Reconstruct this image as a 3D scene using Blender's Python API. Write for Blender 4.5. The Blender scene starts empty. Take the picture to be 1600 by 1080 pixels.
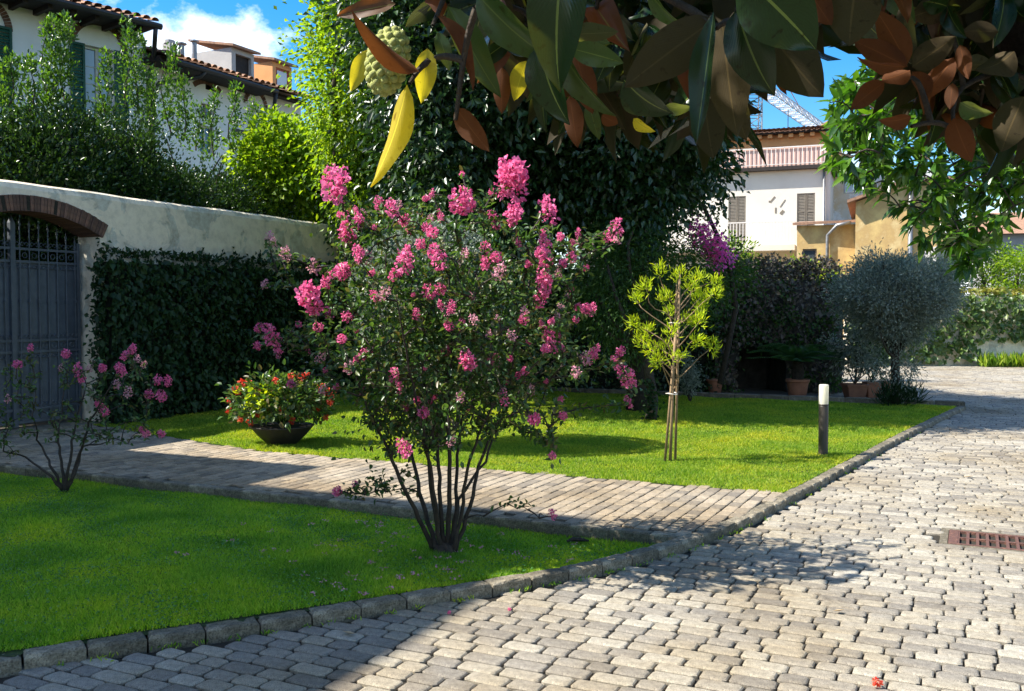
import bpy, math, random
import numpy as np
from mathutils import Vector, Matrix
R = math.radians
random.seed(7); rng = np.random.default_rng(7)
sc = bpy.context.scene
COL = sc.collection

# ------------------------------------------------------------------ camera, sky, sun, exposure
F = 1500.0; PITCH = math.atan(55 / F); CH = 1.6
cam = bpy.data.cameras.new('camera'); cam.sensor_width = 36; cam.lens = 36 * F / 1600
cam.clip_start = 0.05; cam.clip_end = 3000
camo = bpy.data.objects.new('camera', cam); COL.objects.link(camo)
camo.location = (0, 0, CH); camo.rotation_euler = (math.pi / 2 - PITCH, 0, 0)
sc.camera = camo
SUN_EL, SH = R(48), Vector((1, .13, 0)).normalized()     # shadows fall along SH
world = bpy.data.worlds.new('World'); sc.world = world; world.use_nodes = True
wn = world.node_tree.nodes; wl = world.node_tree.links; wn.clear()
wo = wn.new('ShaderNodeOutputWorld'); bg = wn.new('ShaderNodeBackground'); bg.inputs[1].default_value = .12
sky = wn.new('ShaderNodeTexSky'); sky.sky_type = 'NISHITA'; sky.sun_disc = False
sky.sun_elevation = SUN_EL; sky.sun_rotation = R(268); sky.air_density = 1.0; sky.dust_density = .4; sky.ozone_density = 2.5
hs = wn.new('ShaderNodeHueSaturation'); hs.inputs['Saturation'].default_value = 1.5; hs.inputs['Value'].default_value = .88
tcw = wn.new('ShaderNodeTexCoord'); mpw = wn.new('ShaderNodeMapping'); mpw.inputs['Scale'].default_value = (1, 1, 1.5)
mpw.inputs['Location'].default_value = (2.1, 1.55, .3)
nzw = wn.new('ShaderNodeTexNoise'); nzw.inputs['Scale'].default_value = 4.2; nzw.inputs['Detail'].default_value = 9; nzw.inputs['Roughness'].default_value = .6
rpw = wn.new('ShaderNodeValToRGB'); rpw.color_ramp.elements[0].position = .525; rpw.color_ramp.elements[1].position = .65
mxw = wn.new('ShaderNodeMix'); mxw.data_type = 'RGBA'; mxw.inputs[7].default_value = (8.5, 8.9, 9.4, 1)
wl.new(sky.outputs[0], hs.inputs['Color']); wl.new(tcw.outputs['Generated'], mpw.inputs[0]); wl.new(mpw.outputs[0], nzw.inputs['Vector'])
wl.new(nzw.outputs[0], rpw.inputs[0]); wl.new(rpw.outputs[0], mxw.inputs[0]); wl.new(hs.outputs[0], mxw.inputs[6])
wl.new(mxw.outputs[2], bg.inputs[0]); wl.new(bg.outputs[0], wo.inputs[0])
sun = bpy.data.lights.new('sun', 'SUN'); sun.energy = 5.0; sun.angle = R(.55); sun.color = (1, .95, .86)
suno = bpy.data.objects.new('sun', sun); COL.objects.link(suno)
sd = Vector((SH.x * math.cos(SUN_EL), SH.y * math.cos(SUN_EL), -math.sin(SUN_EL)))
suno.rotation_euler = sd.to_track_quat('-Z', 'Y').to_euler(); suno.location = (-20, 0, 25)
vs = sc.view_settings; vs.view_transform = 'Standard'; vs.look = 'None'; vs.gamma = 1; vs.exposure = 1.2
sc.cycles.max_bounces = 6; sc.cycles.transparent_max_bounces = 4; sc.cycles.transmission_bounces = 4
sc.cycles.use_denoising = True

# ------------------------------------------------------------------ helpers
cp, sp_ = math.cos(PITCH), math.sin(PITCH)
def ray(px, py):
    x = (px - 800) / F; z = -(py - 540) / F
    return Vector((x, cp + z * sp_, -sp_ + z * cp))
def G(px, py, z=0.0):
    d = ray(px, py); t = (z - CH) / d.z
    return Vector((d.x * t, d.y * t, z))
def at(px, py, Y):
    d = ray(px, py); t = Y / d.y
    return Vector((d.x * t, Y, CH + d.z * t))

def tag(o, label=None, cat=None, group=None, kind=None):
    if label: o['label'] = label
    if cat: o['category'] = cat
    if group: o['group'] = group
    if kind: o['kind'] = kind
    return o
def empty(name, loc=(0, 0, 0), rz=0, label=None, cat=None, group=None):
    o = bpy.data.objects.new(name, None); COL.objects.link(o); o.location = loc; o.rotation_euler = (0, 0, rz)
    o.empty_display_size = .1
    return tag(o, label, cat, group)
def link(name, me, m=None, parent=None, loc=None, kind=None):
    if m is not None and len(me.materials) == 0: me.materials.append(m)
    o = bpy.data.objects.new(name, me); COL.objects.link(o)
    if parent: o.parent = parent
    if loc is not None: o.location = loc
    if kind: o['kind'] = kind
    return o
def npmesh(name, V, Fc):
    V = np.asarray(V, dtype=np.float32).reshape(-1, 3); Fc = np.asarray(Fc, dtype=np.int32)
    me = bpy.data.meshes.new(name); k = Fc.shape[1]; m = Fc.shape[0]
    me.vertices.add(len(V)); me.vertices.foreach_set('co', V.ravel())
    me.loops.add(m * k); me.loops.foreach_set('vertex_index', Fc.ravel())
    me.polygons.add(m); me.polygons.foreach_set('loop_start', np.arange(0, m * k, k, dtype=np.int32))
    me.update(calc_edges=True)
    return me

class MB:
    def __init__(s): s.v = []; s.f = []; s.sm = False
    def add(s, vs, fs):
        n = len(s.v); s.v += [tuple(v) for v in vs]; s.f += [tuple(i + n for i in f) for f in fs]; return s
    def box(s, x0, x1, y0, y1, z0, z1, M=None):
        vs = [Vector(p) for p in ((x0, y0, z0), (x1, y0, z0), (x1, y1, z0), (x0, y1, z0), (x0, y0, z1), (x1, y0, z1), (x1, y1, z1), (x0, y1, z1))]
        if M is not None: vs = [M @ v for v in vs]
        return s.add(vs, [(0, 3, 2, 1), (4, 5, 6, 7), (0, 1, 5, 4), (1, 2, 6, 5), (2, 3, 7, 6), (3, 0, 4, 7)])
    def tube(s, pts, r, n=6, cap=True):
        pts = [Vector(p) for p in pts]; k = len(pts)
        rs = r if isinstance(r, (list, tuple)) else [r] * k
        ring = []
        up = Vector((0, 0, 1))
        t0 = (pts[1] - pts[0]).normalized()
        a = t0.cross(up if abs(t0.z) < .9 else Vector((1, 0, 0))).normalized()
        vs = []
        for i in range(k):
            t = (pts[min(i + 1, k - 1)] - pts[max(i - 1, 0)])
            if t.length < 1e-9: t = t0
            t.normalize(); a = (a - t * a.dot(t)).normalized(); b = t.cross(a)
            for j in range(n):
                q = 2 * math.pi * j / n
                vs.append(pts[i] + (a * math.cos(q) + b * math.sin(q)) * rs[i])
        fs = [(i * n + j, i * n + (j + 1) % n, (i + 1) * n + (j + 1) % n, (i + 1) * n + j) for i in range(k - 1) for j in range(n)]
        if cap: fs += [tuple(range(n))[::-1], tuple((k - 1) * n + j for j in range(n))]
        return s.add(vs, fs)
    def lathe(s, prof, n=24, c=(0, 0, 0), M=None):
        vs = [Vector((c[0] + r * math.cos(2 * math.pi * j / n), c[1] + r * math.sin(2 * math.pi * j / n), c[2] + z)) for r, z in prof for j in range(n)]
        if M is not None: vs = [M @ v for v in vs]
        fs = [(i * n + j, i * n + (j + 1) % n, (i + 1) * n + (j + 1) % n, (i + 1) * n + j) for i in range(len(prof) - 1) for j in range(n)]
        return s.add(vs, fs)
    def build(s, name, m, parent=None, smooth=False, kind=None, bevel=0):
        me = bpy.data.meshes.new(name); me.from_pydata(s.v, [], s.f); me.update()
        if smooth: me.polygons.foreach_set('use_smooth', [True] * len(me.polygons))
        o = link(name, me, m, parent, kind=kind)
        if bevel:
            b = o.modifiers.new('b', 'BEVEL'); b.width = bevel; b.segments = 2; b.limit_method = 'ANGLE'
        return o

# ------------------------------------------------------------------ materials
def nt(name):
    m = bpy.data.materials.new(name); m.use_nodes = True; n = m.node_tree.nodes; n.clear()
    o = n.new('ShaderNodeOutputMaterial'); p = n.new('ShaderNodeBsdfPrincipled'); m.node_tree.links.new(p.outputs[0], o.inputs[0])
    return m, n, m.node_tree.links, p, o
def ramp(n, stops):
    r = n.new('ShaderNodeValToRGB'); e = r.color_ramp.elements
    while len(e) < len(stops): e.new(.5)
    for i, (p, c) in enumerate(stops): e[i].position = p; e[i].color = (*c, 1)
    return r
def surf(name, c1, c2=None, scale=4, rough=.8, bump=.3, bscale=40, c3=None, metal=0, vary=None, spec=.4, lo=.35, hi=.65, rand=None, bdist=.01, stain=None, speck=None):
    """noise-mixed colour with fine relief; rand='obj'/'island' adds per-piece brightness"""
    m, n, l, p, o = nt(name)
    c2 = c2 or tuple(x * .75 for x in c1)
    tc = n.new('ShaderNodeTexCoord'); ns = n.new('ShaderNodeTexNoise'); ns.inputs['Scale'].default_value = scale; ns.inputs['Detail'].default_value = 8; ns.inputs['Roughness'].default_value = .65
    l.new(tc.outputs['Object'], ns.inputs['Vector'])
    r = ramp(n, [(lo, c1), (hi, c2)] if c3 is None else [(lo, c1), ((lo + hi) / 2, c2), (hi, c3)])
    l.new(ns.outputs[0], r.inputs[0]); col = r.outputs[0]
    if rand:
        if rand == 'obj': q = n.new('ShaderNodeObjectInfo').outputs['Random']
        else: q = n.new('ShaderNodeNewGeometry').outputs['Random Per Island']
        rr = ramp(n, vary); l.new(q, rr.inputs[0])
        mx = n.new('ShaderNodeMix'); mx.data_type = 'RGBA'; mx.blend_type = 'MULTIPLY'; mx.inputs[0].default_value = 1
        l.new(col, mx.inputs[6]); l.new(rr.outputs[0], mx.inputs[7]); col = mx.outputs[2]
    if speck:
        kn = n.new('ShaderNodeTexNoise'); kn.inputs['Scale'].default_value = speck; kn.inputs['Detail'].default_value = 3; l.new(tc.outputs['Object'], kn.inputs[0])
        kr = ramp(n, [(.32, (.42, .40, .37)), (.46, (.95, .94, .92)), (.6, (1.08, 1.06, 1.02)), (.72, (1.35, 1.33, 1.28))]); l.new(kn.outputs[0], kr.inputs[0])
        mx3 = n.new('ShaderNodeMix'); mx3.data_type = 'RGBA'; mx3.blend_type = 'MULTIPLY'; mx3.inputs[0].default_value = 1; l.new(col, mx3.inputs[6]); l.new(kr.outputs[0], mx3.inputs[7]); col = mx3.outputs[2]
    if stain:
        gp = n.new('ShaderNodeNewGeometry'); sn = n.new('ShaderNodeTexNoise'); sn.inputs['Scale'].default_value = .55; sn.inputs['Detail'].default_value = 7; sn.inputs['Roughness'].default_value = .62
        l.new(gp.outputs['Position'], sn.inputs['Vector']); sr = ramp(n, stain); l.new(sn.outputs[0], sr.inputs[0])
        mx2 = n.new('ShaderNodeMix'); mx2.data_type = 'RGBA'; mx2.blend_type = 'MULTIPLY'; mx2.inputs[0].default_value = 1; l.new(col, mx2.inputs[6]); l.new(sr.outputs[0], mx2.inputs[7]); col = mx2.outputs[2]
    l.new(col, p.inputs['Base Color'])
    p.inputs['Roughness'].default_value = rough; p.inputs['Metallic'].default_value = metal; p.inputs['Specular IOR Level'].default_value = spec
    if bump:
        nb = n.new('ShaderNodeTexNoise'); nb.inputs['Scale'].default_value = bscale; nb.inputs['Detail'].default_value = 6; l.new(tc.outputs['Object'], nb.inputs['Vector'])
        b = n.new('ShaderNodeBump'); b.inputs['Strength'].default_value = bump; b.inputs['Distance'].default_value = bdist
        l.new(nb.outputs[0], b.inputs['Height']); l.new(b.outputs[0], p.inputs['Normal'])
    return m
def leafm(name, stops, trans=.4, tcol=None, rough=.45, spec=.5, obj=False, patch=None):
    m, n, l, p, o = nt(name)
    q = n.new('ShaderNodeObjectInfo').outputs['Random'] if obj else n.new('ShaderNodeNewGeometry').outputs['Random Per Island']
    k = len(stops); r = ramp(n, [(i / (k - 1), c) for i, c in enumerate(stops)]); l.new(q, r.inputs[0]); rc = r.outputs[0]
    if patch:
        gp = n.new('ShaderNodeNewGeometry'); sn = n.new('ShaderNodeTexNoise'); sn.inputs['Scale'].default_value = patch[0]; sn.inputs['Detail'].default_value = 6; l.new(gp.outputs['Position'], sn.inputs['Vector'])
        sr = ramp(n, [(.35, patch[1]), (.5, (1, 1, 1)), (.68, patch[2])]); l.new(sn.outputs[0], sr.inputs[0])
        m3 = n.new('ShaderNodeMix'); m3.data_type = 'RGBA'; m3.blend_type = 'MULTIPLY'; m3.inputs[0].default_value = 1; l.new(rc, m3.inputs[6]); l.new(sr.outputs[0], m3.inputs[7]); rc = m3.outputs[2]
    l.new(rc, p.inputs['Base Color']); p.inputs['Roughness'].default_value = rough; p.inputs['Specular IOR Level'].default_value = spec
    t = n.new('ShaderNodeBsdfTranslucent'); mx = n.new('ShaderNodeMixShader'); mx.inputs[0].default_value = trans
    g = n.new('ShaderNodeMix'); g.data_type = 'RGBA'; g.blend_type = 'MULTIPLY'; g.inputs[0].default_value = 1; g.inputs[7].default_value = (*(tcol or (1.7, 1.8, .7)), 1)
    l.new(rc, g.inputs[6]); l.new(g.outputs[2], t.inputs[0])
    l.new(p.outputs[0], mx.inputs[1]); l.new(t.outputs[0], mx.inputs[2]); l.new(mx.outputs[0], o.inputs[0])
    return m

M = {}
ST = [(.30, (.62, .53, .42)), (.42, (.86, .80, .70)), (.56, (1, 1, 1)), (.75, (1.06, 1.05, 1.03))]
PV = [(0, (.62, .60, .58)), (.35, (.86, .83, .78)), (.7, (1.02, .97, .86)), (1, (1.15, 1.14, 1.08))]
M['paver'] = surf('paver_stone', (.37, .352, .318), (.235, .22, .197), 30, .88, .55, 160, rand='obj', vary=PV, bdist=.004, stain=ST, speck=190)
M['paver_i'] = surf('paver_stone_field', (.37, .352, .318), (.235, .22, .197), 30, .88, .55, 160, rand='island', vary=PV, bdist=.004, stain=ST, speck=190)
PW = [(0, (.58, .56, .55)), (.5, (.95, .89, .80)), (1, (1.18, 1.1, 1.0))]
M['pathp'] = surf('path_paver', (.37, .335, .28), (.25, .225, .19), 25, .9, .5, 140, rand='obj', vary=PW, bdist=.004, stain=ST, speck=190)
M['pathp_i'] = surf('path_paver_field', (.37, .335, .28), (.25, .225, .19), 25, .9, .5, 140, rand='island', vary=PW, bdist=.004, stain=ST, speck=190)
M['joint'] = surf('joint_sand', (.04, .033, .022), (.014, .013, .009), 60, .95, .4, 200)
M['kerb'] = surf('kerb_stone', (.42, .38, .31), (.16, .145, .115), 9, .9, .8, 60, c3=(.30, .275, .22), rand='obj', vary=[(0, (.6, .58, .52)), (1, (1.1, 1.05, .95))], lo=.3, hi=.7, bdist=.012, speck=120)
M['soil'] = surf('lawn_soil', (.035, .06, .014), (.02, .028, .01), 12, .95, .6, 60)
M['earth'] = surf('earth', (.10, .085, .06), (.06, .05, .035), 2, .95, .4, 20)
M['plaster'] = None
def plaster(name, base, patch, patch2, s=1.6):
    m, n, l, p, o = nt(name)
    tc = n.new('ShaderNodeTexCoord')
    a = n.new('ShaderNodeTexNoise'); a.inputs['Scale'].default_value = s; a.inputs['Detail'].default_value = 10; a.inputs['Roughness'].default_value = .6; a.inputs['Distortion'].default_value = .6
    b = n.new('ShaderNodeTexNoise'); b.inputs['Scale'].default_value = s * 4; b.inputs['Detail'].default_value = 10; b.inputs['Roughness'].default_value = .7
    l.new(tc.outputs['Object'], a.inputs[0]); l.new(tc.outputs['Object'], b.inputs[0])
    ra = ramp(n, [(.50, (0, 0, 0)), (.53, (1, 1, 1))]); l.new(a.outputs[0], ra.inputs[0])
    rb = ramp(n, [(.3, tuple(x * .72 for x in base)), (.55, base), (.8, tuple(min(x * 1.1, .85) for x in base))]); l.new(b.outputs[0], rb.inputs[0])
    rc = ramp(n, [(.4, patch), (.6, patch2)]); l.new(b.outputs[0], rc.inputs[0])
    mx = n.new('ShaderNodeMix'); mx.data_type = 'RGBA'; l.new(ra.outputs[0], mx.inputs[0]); l.new(rb.outputs[0], mx.inputs[6]); l.new(rc.outputs[0], mx.inputs[7])
    l.new(mx.outputs[2], p.inputs['Base Color']); p.inputs['Roughness'].default_value = .92; p.inputs['Specular IOR Level'].default_value = .2
    add = n.new('ShaderNodeMath'); add.operation = 'MULTIPLY_ADD'; add.inputs[1].default_value = -.35; l.new(ra.outputs[0], add.inputs[0]); l.new(b.outputs[0], add.inputs[2])
    bu = n.new('ShaderNodeBump'); bu.inputs['Strength'].default_value = .7; bu.inputs['Distance'].default_value = .02
    l.new(add.outputs[0], bu.inputs['Height']); l.new(bu.outputs[0], p.inputs['Normal'])
    return m
M['plaster'] = plaster('aged_plaster', (.86, .73, .55), (.46, .40, .30), (.66, .63, .52))
M['white'] = surf('white_render', (.84, .83, .79), (.76, .75, .71), 1.2, .9, .25, 30)
M['cream'] = surf('cream_render', (.68, .63, .54), (.61, .56, .48), .8, .9, .2, 30)
M['yellow'] = surf('yellow_render', (.62, .44, .17), (.46, .30, .12), .9, .9, .4, 15, c3=(.66, .52, .26))
M['orange'] = surf('orange_render', (.72, .35, .14), (.62, .28, .11), 1, .9, .2, 20)
M['pink'] = surf('pink_render', (.64, .43, .36), (.56, .37, .31), 1, .9, .2, 20)
M['villa'] = surf('villa_render', (.60, .52, .38), (.5, .43, .31), 1, .9, .2, 20)
BV = [(0, (.65, .62, .6)), (1, (1.25, 1.1, 1))]
M['brick'] = surf('old_brick', (.22, .125, .085), (.12, .075, .06), 22, .92, .8, 90, rand='obj', vary=BV)
M['tile'] = surf('roof_tile', (.36, .22, .15), (.20, .13, .095), 8, .9, .5, 60, rand='island', vary=[(0, (.55, .52, .5)), (1, (1.4, 1.25, 1.1))])
M['gutter'] = surf('gutter_metal', (.03, .026, .024), (.018, .016, .015), 6, .5, .1, 40)
M['eave'] = surf('eave_timber', (.035, .025, .02), (.02, .015, .012), 8, .8, .3, 40)
M['gate'] = surf('gate_iron', (.085, .10, .115), (.055, .066, .078), 7, .5, .25, 70, spec=.5)
M['shut_g'] = surf('green_shutter', (.015, .085, .05), (.012, .06, .038), 8, .6, .2, 60)
M['shut_b'] = surf('brown_shutter', (.20, .17, .13), (.15, .125, .095), 8, .7, .2, 60)
M['frame'] = surf('painted_frame', (.55, .53, .47), (.45, .43, .38), 9, .6, .1, 50)
M['redframe'] = surf('red_frame', (.42, .09, .045), (.32, .07, .035), 9, .6, .1, 50)
M['terra'] = surf('terracotta', (.38, .16, .085), (.26, .11, .065), 7, .85, .3, 50)
M['darkclay'] = surf('dark_bowl', (.035, .03, .028), (.02, .018, .016), 9, .5, .2, 50)
M['metal'] = surf('zinc', (.30, .30, .30), (.2, .2, .2), 7, .45, .1, 50, metal=.6)
M['rail'] = surf('railing_paint', (.72, .66, .60), (.62, .57, .52), 9, .6, 0, 50)
M['rust'] = surf('rusty_iron', (.17, .075, .05), (.09, .045, .035), 25, .75, .6, 120, c3=(.22, .10, .065))
M['lampbody'] = surf('lamp_paint', (.05, .042, .034), (.04, .034, .028), 9, .45, .1, 60)
M['wood'] = surf('stake_wood', (.32, .22, .12), (.2, .13, .07), 18, .85, .3, 80)
M['bark'] = surf('bark', (.075, .058, .042), (.035, .027, .02), 25, .95, .9, 60, bdist=.02)
M['barkd'] = surf('dark_bark', (.05, .038, .028), (.022, .017, .013), 25, .95, .9, 60, bdist=.02)
M['barkl'] = surf('myrtle_bark', (.055, .04, .028), (.022, .016, .012), 20, .8, .5, 60)
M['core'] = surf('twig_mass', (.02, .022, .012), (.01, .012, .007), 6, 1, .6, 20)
M['craneo'] = surf('crane_orange', (.6, .17, .05), (.5, .14, .05), 5, .6, 0)
M['cranew'] = surf('crane_white', (.62, .62, .62), (.5, .5, .52), 5, .6, 0)
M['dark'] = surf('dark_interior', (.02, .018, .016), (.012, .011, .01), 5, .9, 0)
M['greyw'] = surf('grey_render', (.42, .41, .39), (.33, .32, .31), 1, .9, .2, 20)
def glassm():
    m, n, l, p, o = nt('window_glass'); p.inputs['Base Color'].default_value = (.05, .065, .075, 1); p.inputs['Roughness'].default_value = .06; p.inputs['Specular IOR Level'].default_value = .9
    return m
M['glass'] = glassm()
def curtain():
    m, n, l, p, o = nt('curtained_glass'); p.inputs['Base Color'].default_value = (.42, .47, .52, 1); p.inputs['Roughness'].default_value = .12; p.inputs['Specular IOR Level'].default_value = .8
    return m
M['curtain'] = curtain()
def opal():
    m, n, l, p, o = nt('opal_diffuser'); p.inputs['Base Color'].default_value = (.85, .82, .70, 1); p.inputs['Roughness'].default_value = .25
    t = n.new('ShaderNodeBsdfTranslucent'); t.inputs[0].default_value = (.95, .9, .72, 1); mx = n.new('ShaderNodeMixShader'); mx.inputs[0].default_value = .45
    l.new(p.outputs[0], mx.inputs[1]); l.new(t.outputs[0], mx.inputs[2]); l.new(mx.outputs[0], o.inputs[0]); return m
M['opal'] = opal()
# foliage
M['grass'] = leafm('grass_blade', [(.07, .18, .014), (.18, .37, .024), (.34, .50, .04), (.46, .56, .10), (.14, .31, .022)], .5, (1.5, 1.7, .5), .5, .25, patch=(1.3, (.55, .70, .75), (1.6, 1.2, .9)))
M['grassl'] = leafm('grass_blade_far', [(.08, .18, .016), (.18, .30, .022), (.29, .38, .03), (.42, .45, .07), (.15, .26, .02)], .45, (1.6, 1.7, .5), .55, .2, patch=(1.1, (.66, .80, .8), (1.4, 1.12, .9)))
M['l_myrtle'] = leafm('myrtle_leaf', [(.025, .06, .016), (.045, .10, .022), (.07, .14, .03), (.095, .15, .035), (.12, .09, .035)], .33, (1.6, 1.7, .7), .38, .5)
M['l_hedge'] = leafm('hedge_leaf', [(.010, .030, .009), (.018, .048, .013), (.03, .066, .018)], .2, (1.4, 1.6, .7), .5, .3)
M['l_laurel'] = leafm('laurel_leaf', [(.035, .08, .018), (.06, .14, .022), (.12, .22, .03)], .42, (1.9, 1.9, .5), .32, .6)
M['l_laureld'] = leafm('laurel_leaf_dark', [(.018, .045, .012), (.035, .08, .016), (.06, .12, .02)], .25, (1.8, 1.9, .6), .34, .55)  # darker green for the laurel crowns below their leading shoots
M['l_lime'] = leafm('lime_leaf', [(.10, .20, .014), (.17, .29, .018), (.26, .36, .022)], .55, (1.7, 1.6, .5), .45, .4)
M['l_dark'] = leafm('oak_leaf', [(.014, .038, .012), (.028, .066, .018), (.045, .09, .022)], .22, (1.5, 1.7, .6), .35, .6)
M['l_mid'] = leafm('fine_leaf', [(.03, .075, .016), (.05, .11, .02), (.075, .13, .028)], .35, (1.5, 1.6, .5), .5, .3)
M['l_grey'] = leafm('grey_leaf', [(.15, .18, .14), (.24, .28, .22), (.36, .40, .34)], .25, (1.2, 1.3, .9), .6, .3)
M['l_olive'] = leafm('olive_leaf', [(.13, .155, .12), (.22, .25, .20), (.36, .39, .32)], .25, (1.2, 1.3, .9), .55, .3)
M['l_yel'] = leafm('yellow_leaf', [(.28, .42, .014), (.42, .54, .018), (.52, .58, .03), (.18, .32, .015)], .45, (1.5, 1.4, .5), .5, .3)
M['l_right'] = leafm('glossy_leaf', [(.022, .065, .010), (.05, .13, .018), (.11, .21, .022)], .38, (1.9, 2.0, .5), .25, .7)
M['l_dry'] = leafm('dry_ivy_leaf', [(.09, .07, .055), (.19, .155, .125), (.07, .085, .04)], .15, (1.2, 1.1, .8), .7, .2)
M['l_ivy'] = leafm('creeper_leaf', [(.06, .12, .03), (.11, .18, .045), (.20, .26, .08)], .35, (1.5, 1.6, .6), .4, .5)
M['l_ivyy'] = leafm('creeper_tip', [(.16, .18, .03), (.26, .24, .04), (.12, .17, .04)], .35, (1.4, 1.3, .6), .5, .4)
M['l_cycad'] = leafm('cycad_leaf', [(.03, .085, .025), (.05, .12, .03)], .2, None, .35, .5)
M['fl_pink'] = leafm('pink_petal', [(.70, .10, .25), (.80, .16, .34), (.86, .26, .45), (.62, .07, .20)], .35, (1.2, 1.2, 1.3), .6, .2)
M['fl_pale'] = leafm('faded_petal', [(.66, .26, .36), (.74, .40, .45), (.55, .24, .25)], .3, (1.1, 1.1, 1.1), .7, .2)
M['fl_red'] = leafm('red_petal', [(.62, .03, .012), (.72, .07, .02), (.75, .16, .09), (.7, .05, .06)], .3, (1.3, 1.1, 1), .5, .3)
M['fl_mag'] = leafm('magenta_petal', [(.92, .10, .48), (.95, .24, .62), (.93, .16, .52)], .5, (1.2, 1.1, 1.2), .6, .2)

# ------------------------------------------------------------------ foliage builders
def unit(a): return a / np.maximum(np.linalg.norm(a, axis=1, keepdims=True), 1e-9)
def rdir(n): return unit(rng.normal(size=(n, 3)))
def leaf_cloud(name, P, A, N, L, W, m, parent=None, hi=False, fold=.3, curl=.15, kind='stuff'):
    n = len(P); A = unit(A); S = unit(np.cross(A, N)); Nn = np.cross(S, A)
    L = np.broadcast_to(np.asarray(L, float), (n,))[:, None]; W = np.broadcast_to(np.asarray(W, float), (n,))[:, None]
    if not hi:
        V = np.stack([P, P + A * L * .5 + S * W * .5 + Nn * W * fold, P + A * L - Nn * L * curl, P + A * L * .5 - S * W * .5 + Nn * W * fold], 1)
        b = np.arange(n)[:, None] * 4
        Fc = np.concatenate([b + [0, 1, 2], b + [0, 2, 3]])
    else:
        def q(t, s, f): return P + A * L * t + S * W * s + Nn * (W * f - L * curl * t * t)
        V = np.stack([q(0, 0, 0), q(.3, .45, fold), q(.68, .36, fold * .8), q(1, 0, 0), q(.68, -.36, fold * .8), q(.3, -.45, fold), q(.3, 0, 0), q(.68, 0, 0)], 1)
        b = np.arange(n)[:, None] * 8
        Fc = np.concatenate([b + t for t in ([0, 6, 1], [1, 6, 7], [1, 7, 2], [2, 7, 3], [0, 5, 6], [5, 4, 7], [5, 7, 6], [4, 3, 7])])
    me = npmesh(name, V.reshape(-1, 3), Fc)
    return link(name, me, m, parent, kind=kind)
def clumps_to_leaves(C, n_per, cr, out_from, droop=.3, up=.5, squash=1.0):
    k = len(C); Ci = np.repeat(np.arange(k), n_per); off = rng.normal(size=(len(Ci), 3)) * (cr if np.isscalar(cr) else np.repeat(cr, n_per)[:, None]) * .55
    off[:, 2] *= squash
    P = C[Ci] + off
    O = unit(P - np.asarray(out_from)[None, :]) * .5 + unit(off) * .8
    A = O + rng.normal(size=O.shape) * .45; A[:, 2] -= droop
    N = rng.normal(size=O.shape) * .55 + O * .5; N[:, 2] += up
    return P, A, N
def ell_clumps(c, r, n, inner=.45, zmin=-1.):
    d = rdir(n * 2); d = d[d[:, 2] > zmin][:n]
    rr = inner + (1 - inner) * rng.random(len(d)) ** .6
    wob = 1 + .13 * np.sin(d[:, 0] * 5.3 + d[:, 2] * 4.1 + c[0]) + .1 * np.sin(d[:, 1] * 7 - d[:, 2] * 6)
    return np.asarray(c) + d * np.asarray(r) * (rr * wob)[:, None]
def crown(name, c, r, ncl, per, cr, L, W, m, parent, inner=.45, hi=False, droop=.3, up=.5, zmin=-1., extra=None):
    C = ell_clumps(c, r, ncl, inner, zmin)
    if extra is not None: C = np.concatenate([C, extra])
    P, A, N = clumps_to_leaves(C, per, cr, c, droop, up)
    n = len(P)
    return leaf_cloud(name, P, A, N, L * (.7 + .6 * rng.random(n)), W * (.75 + .5 * rng.random(n)), m, parent, hi)
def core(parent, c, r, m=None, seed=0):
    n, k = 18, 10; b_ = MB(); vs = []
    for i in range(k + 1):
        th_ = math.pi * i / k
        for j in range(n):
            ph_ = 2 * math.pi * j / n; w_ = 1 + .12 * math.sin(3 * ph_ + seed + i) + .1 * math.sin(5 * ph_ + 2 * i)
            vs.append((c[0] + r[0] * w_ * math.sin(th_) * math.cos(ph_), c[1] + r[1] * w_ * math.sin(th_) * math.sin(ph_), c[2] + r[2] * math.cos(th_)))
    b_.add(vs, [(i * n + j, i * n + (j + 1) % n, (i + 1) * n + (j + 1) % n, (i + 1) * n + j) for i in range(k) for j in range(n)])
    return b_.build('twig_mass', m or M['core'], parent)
def face_leaves(name, poly_pts, per_m2, L, W, m, parent, thick=.08, nrm=None, down=.6, hi=False):
    """leaves lapping over a quad (a,b,c,d corners)"""
    a, b, c, d = [np.array(p) for p in poly_pts]
    nn = np.cross(b - a, d - a); area = np.linalg.norm(nn); nn = nn / area
    if nrm is not None and np.dot(nn, nrm) < 0: nn = -nn
    n = int(area * per_m2); u = rng.random((n, 1)); v = rng.random((n, 1))
    P = a * (1 - u) * (1 - v) + b * u * (1 - v) + c * u * v + d * (1 - u) * v
    lump = .5 + .5 * np.sin(u * 23 + v * 7) * np.sin(v * 11 + 1.3 + u * 5)
    P = P + nn * (rng.random((n, 1)) * thick + lump * thick * .7)
    A = rng.normal(size=(n, 3)) * .55 + nn * .35; A[:, 2] -= down
    N = nn + rng.normal(size=(n, 3)) * .45; N[:, 2] += .25
    sc_ = .5 + 1.0 * rng.random(n) ** 1.5
    return leaf_cloud(name, P, A, N, L * sc_, W * sc_, m, parent, hi)
def limb(p0, p1, r0, r1, k=6, bend=.08):
    p0, p1 = Vector(p0), Vector(p1); d = (p1 - p0).length
    b1 = Vector(rng.normal(size=3)) * d * bend; b2 = Vector(rng.normal(size=3)) * d * bend * .5
    pts = []
    for i in range(k + 1):
        t = i / k; pts.append(p0.lerp(p1, t) + b1 * math.sin(math.pi * t) + b2 * math.sin(2 * math.pi * t))
    return pts, [r0 + (r1 - r0) * (i / k) ** .8 for i in range(k + 1)]
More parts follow.
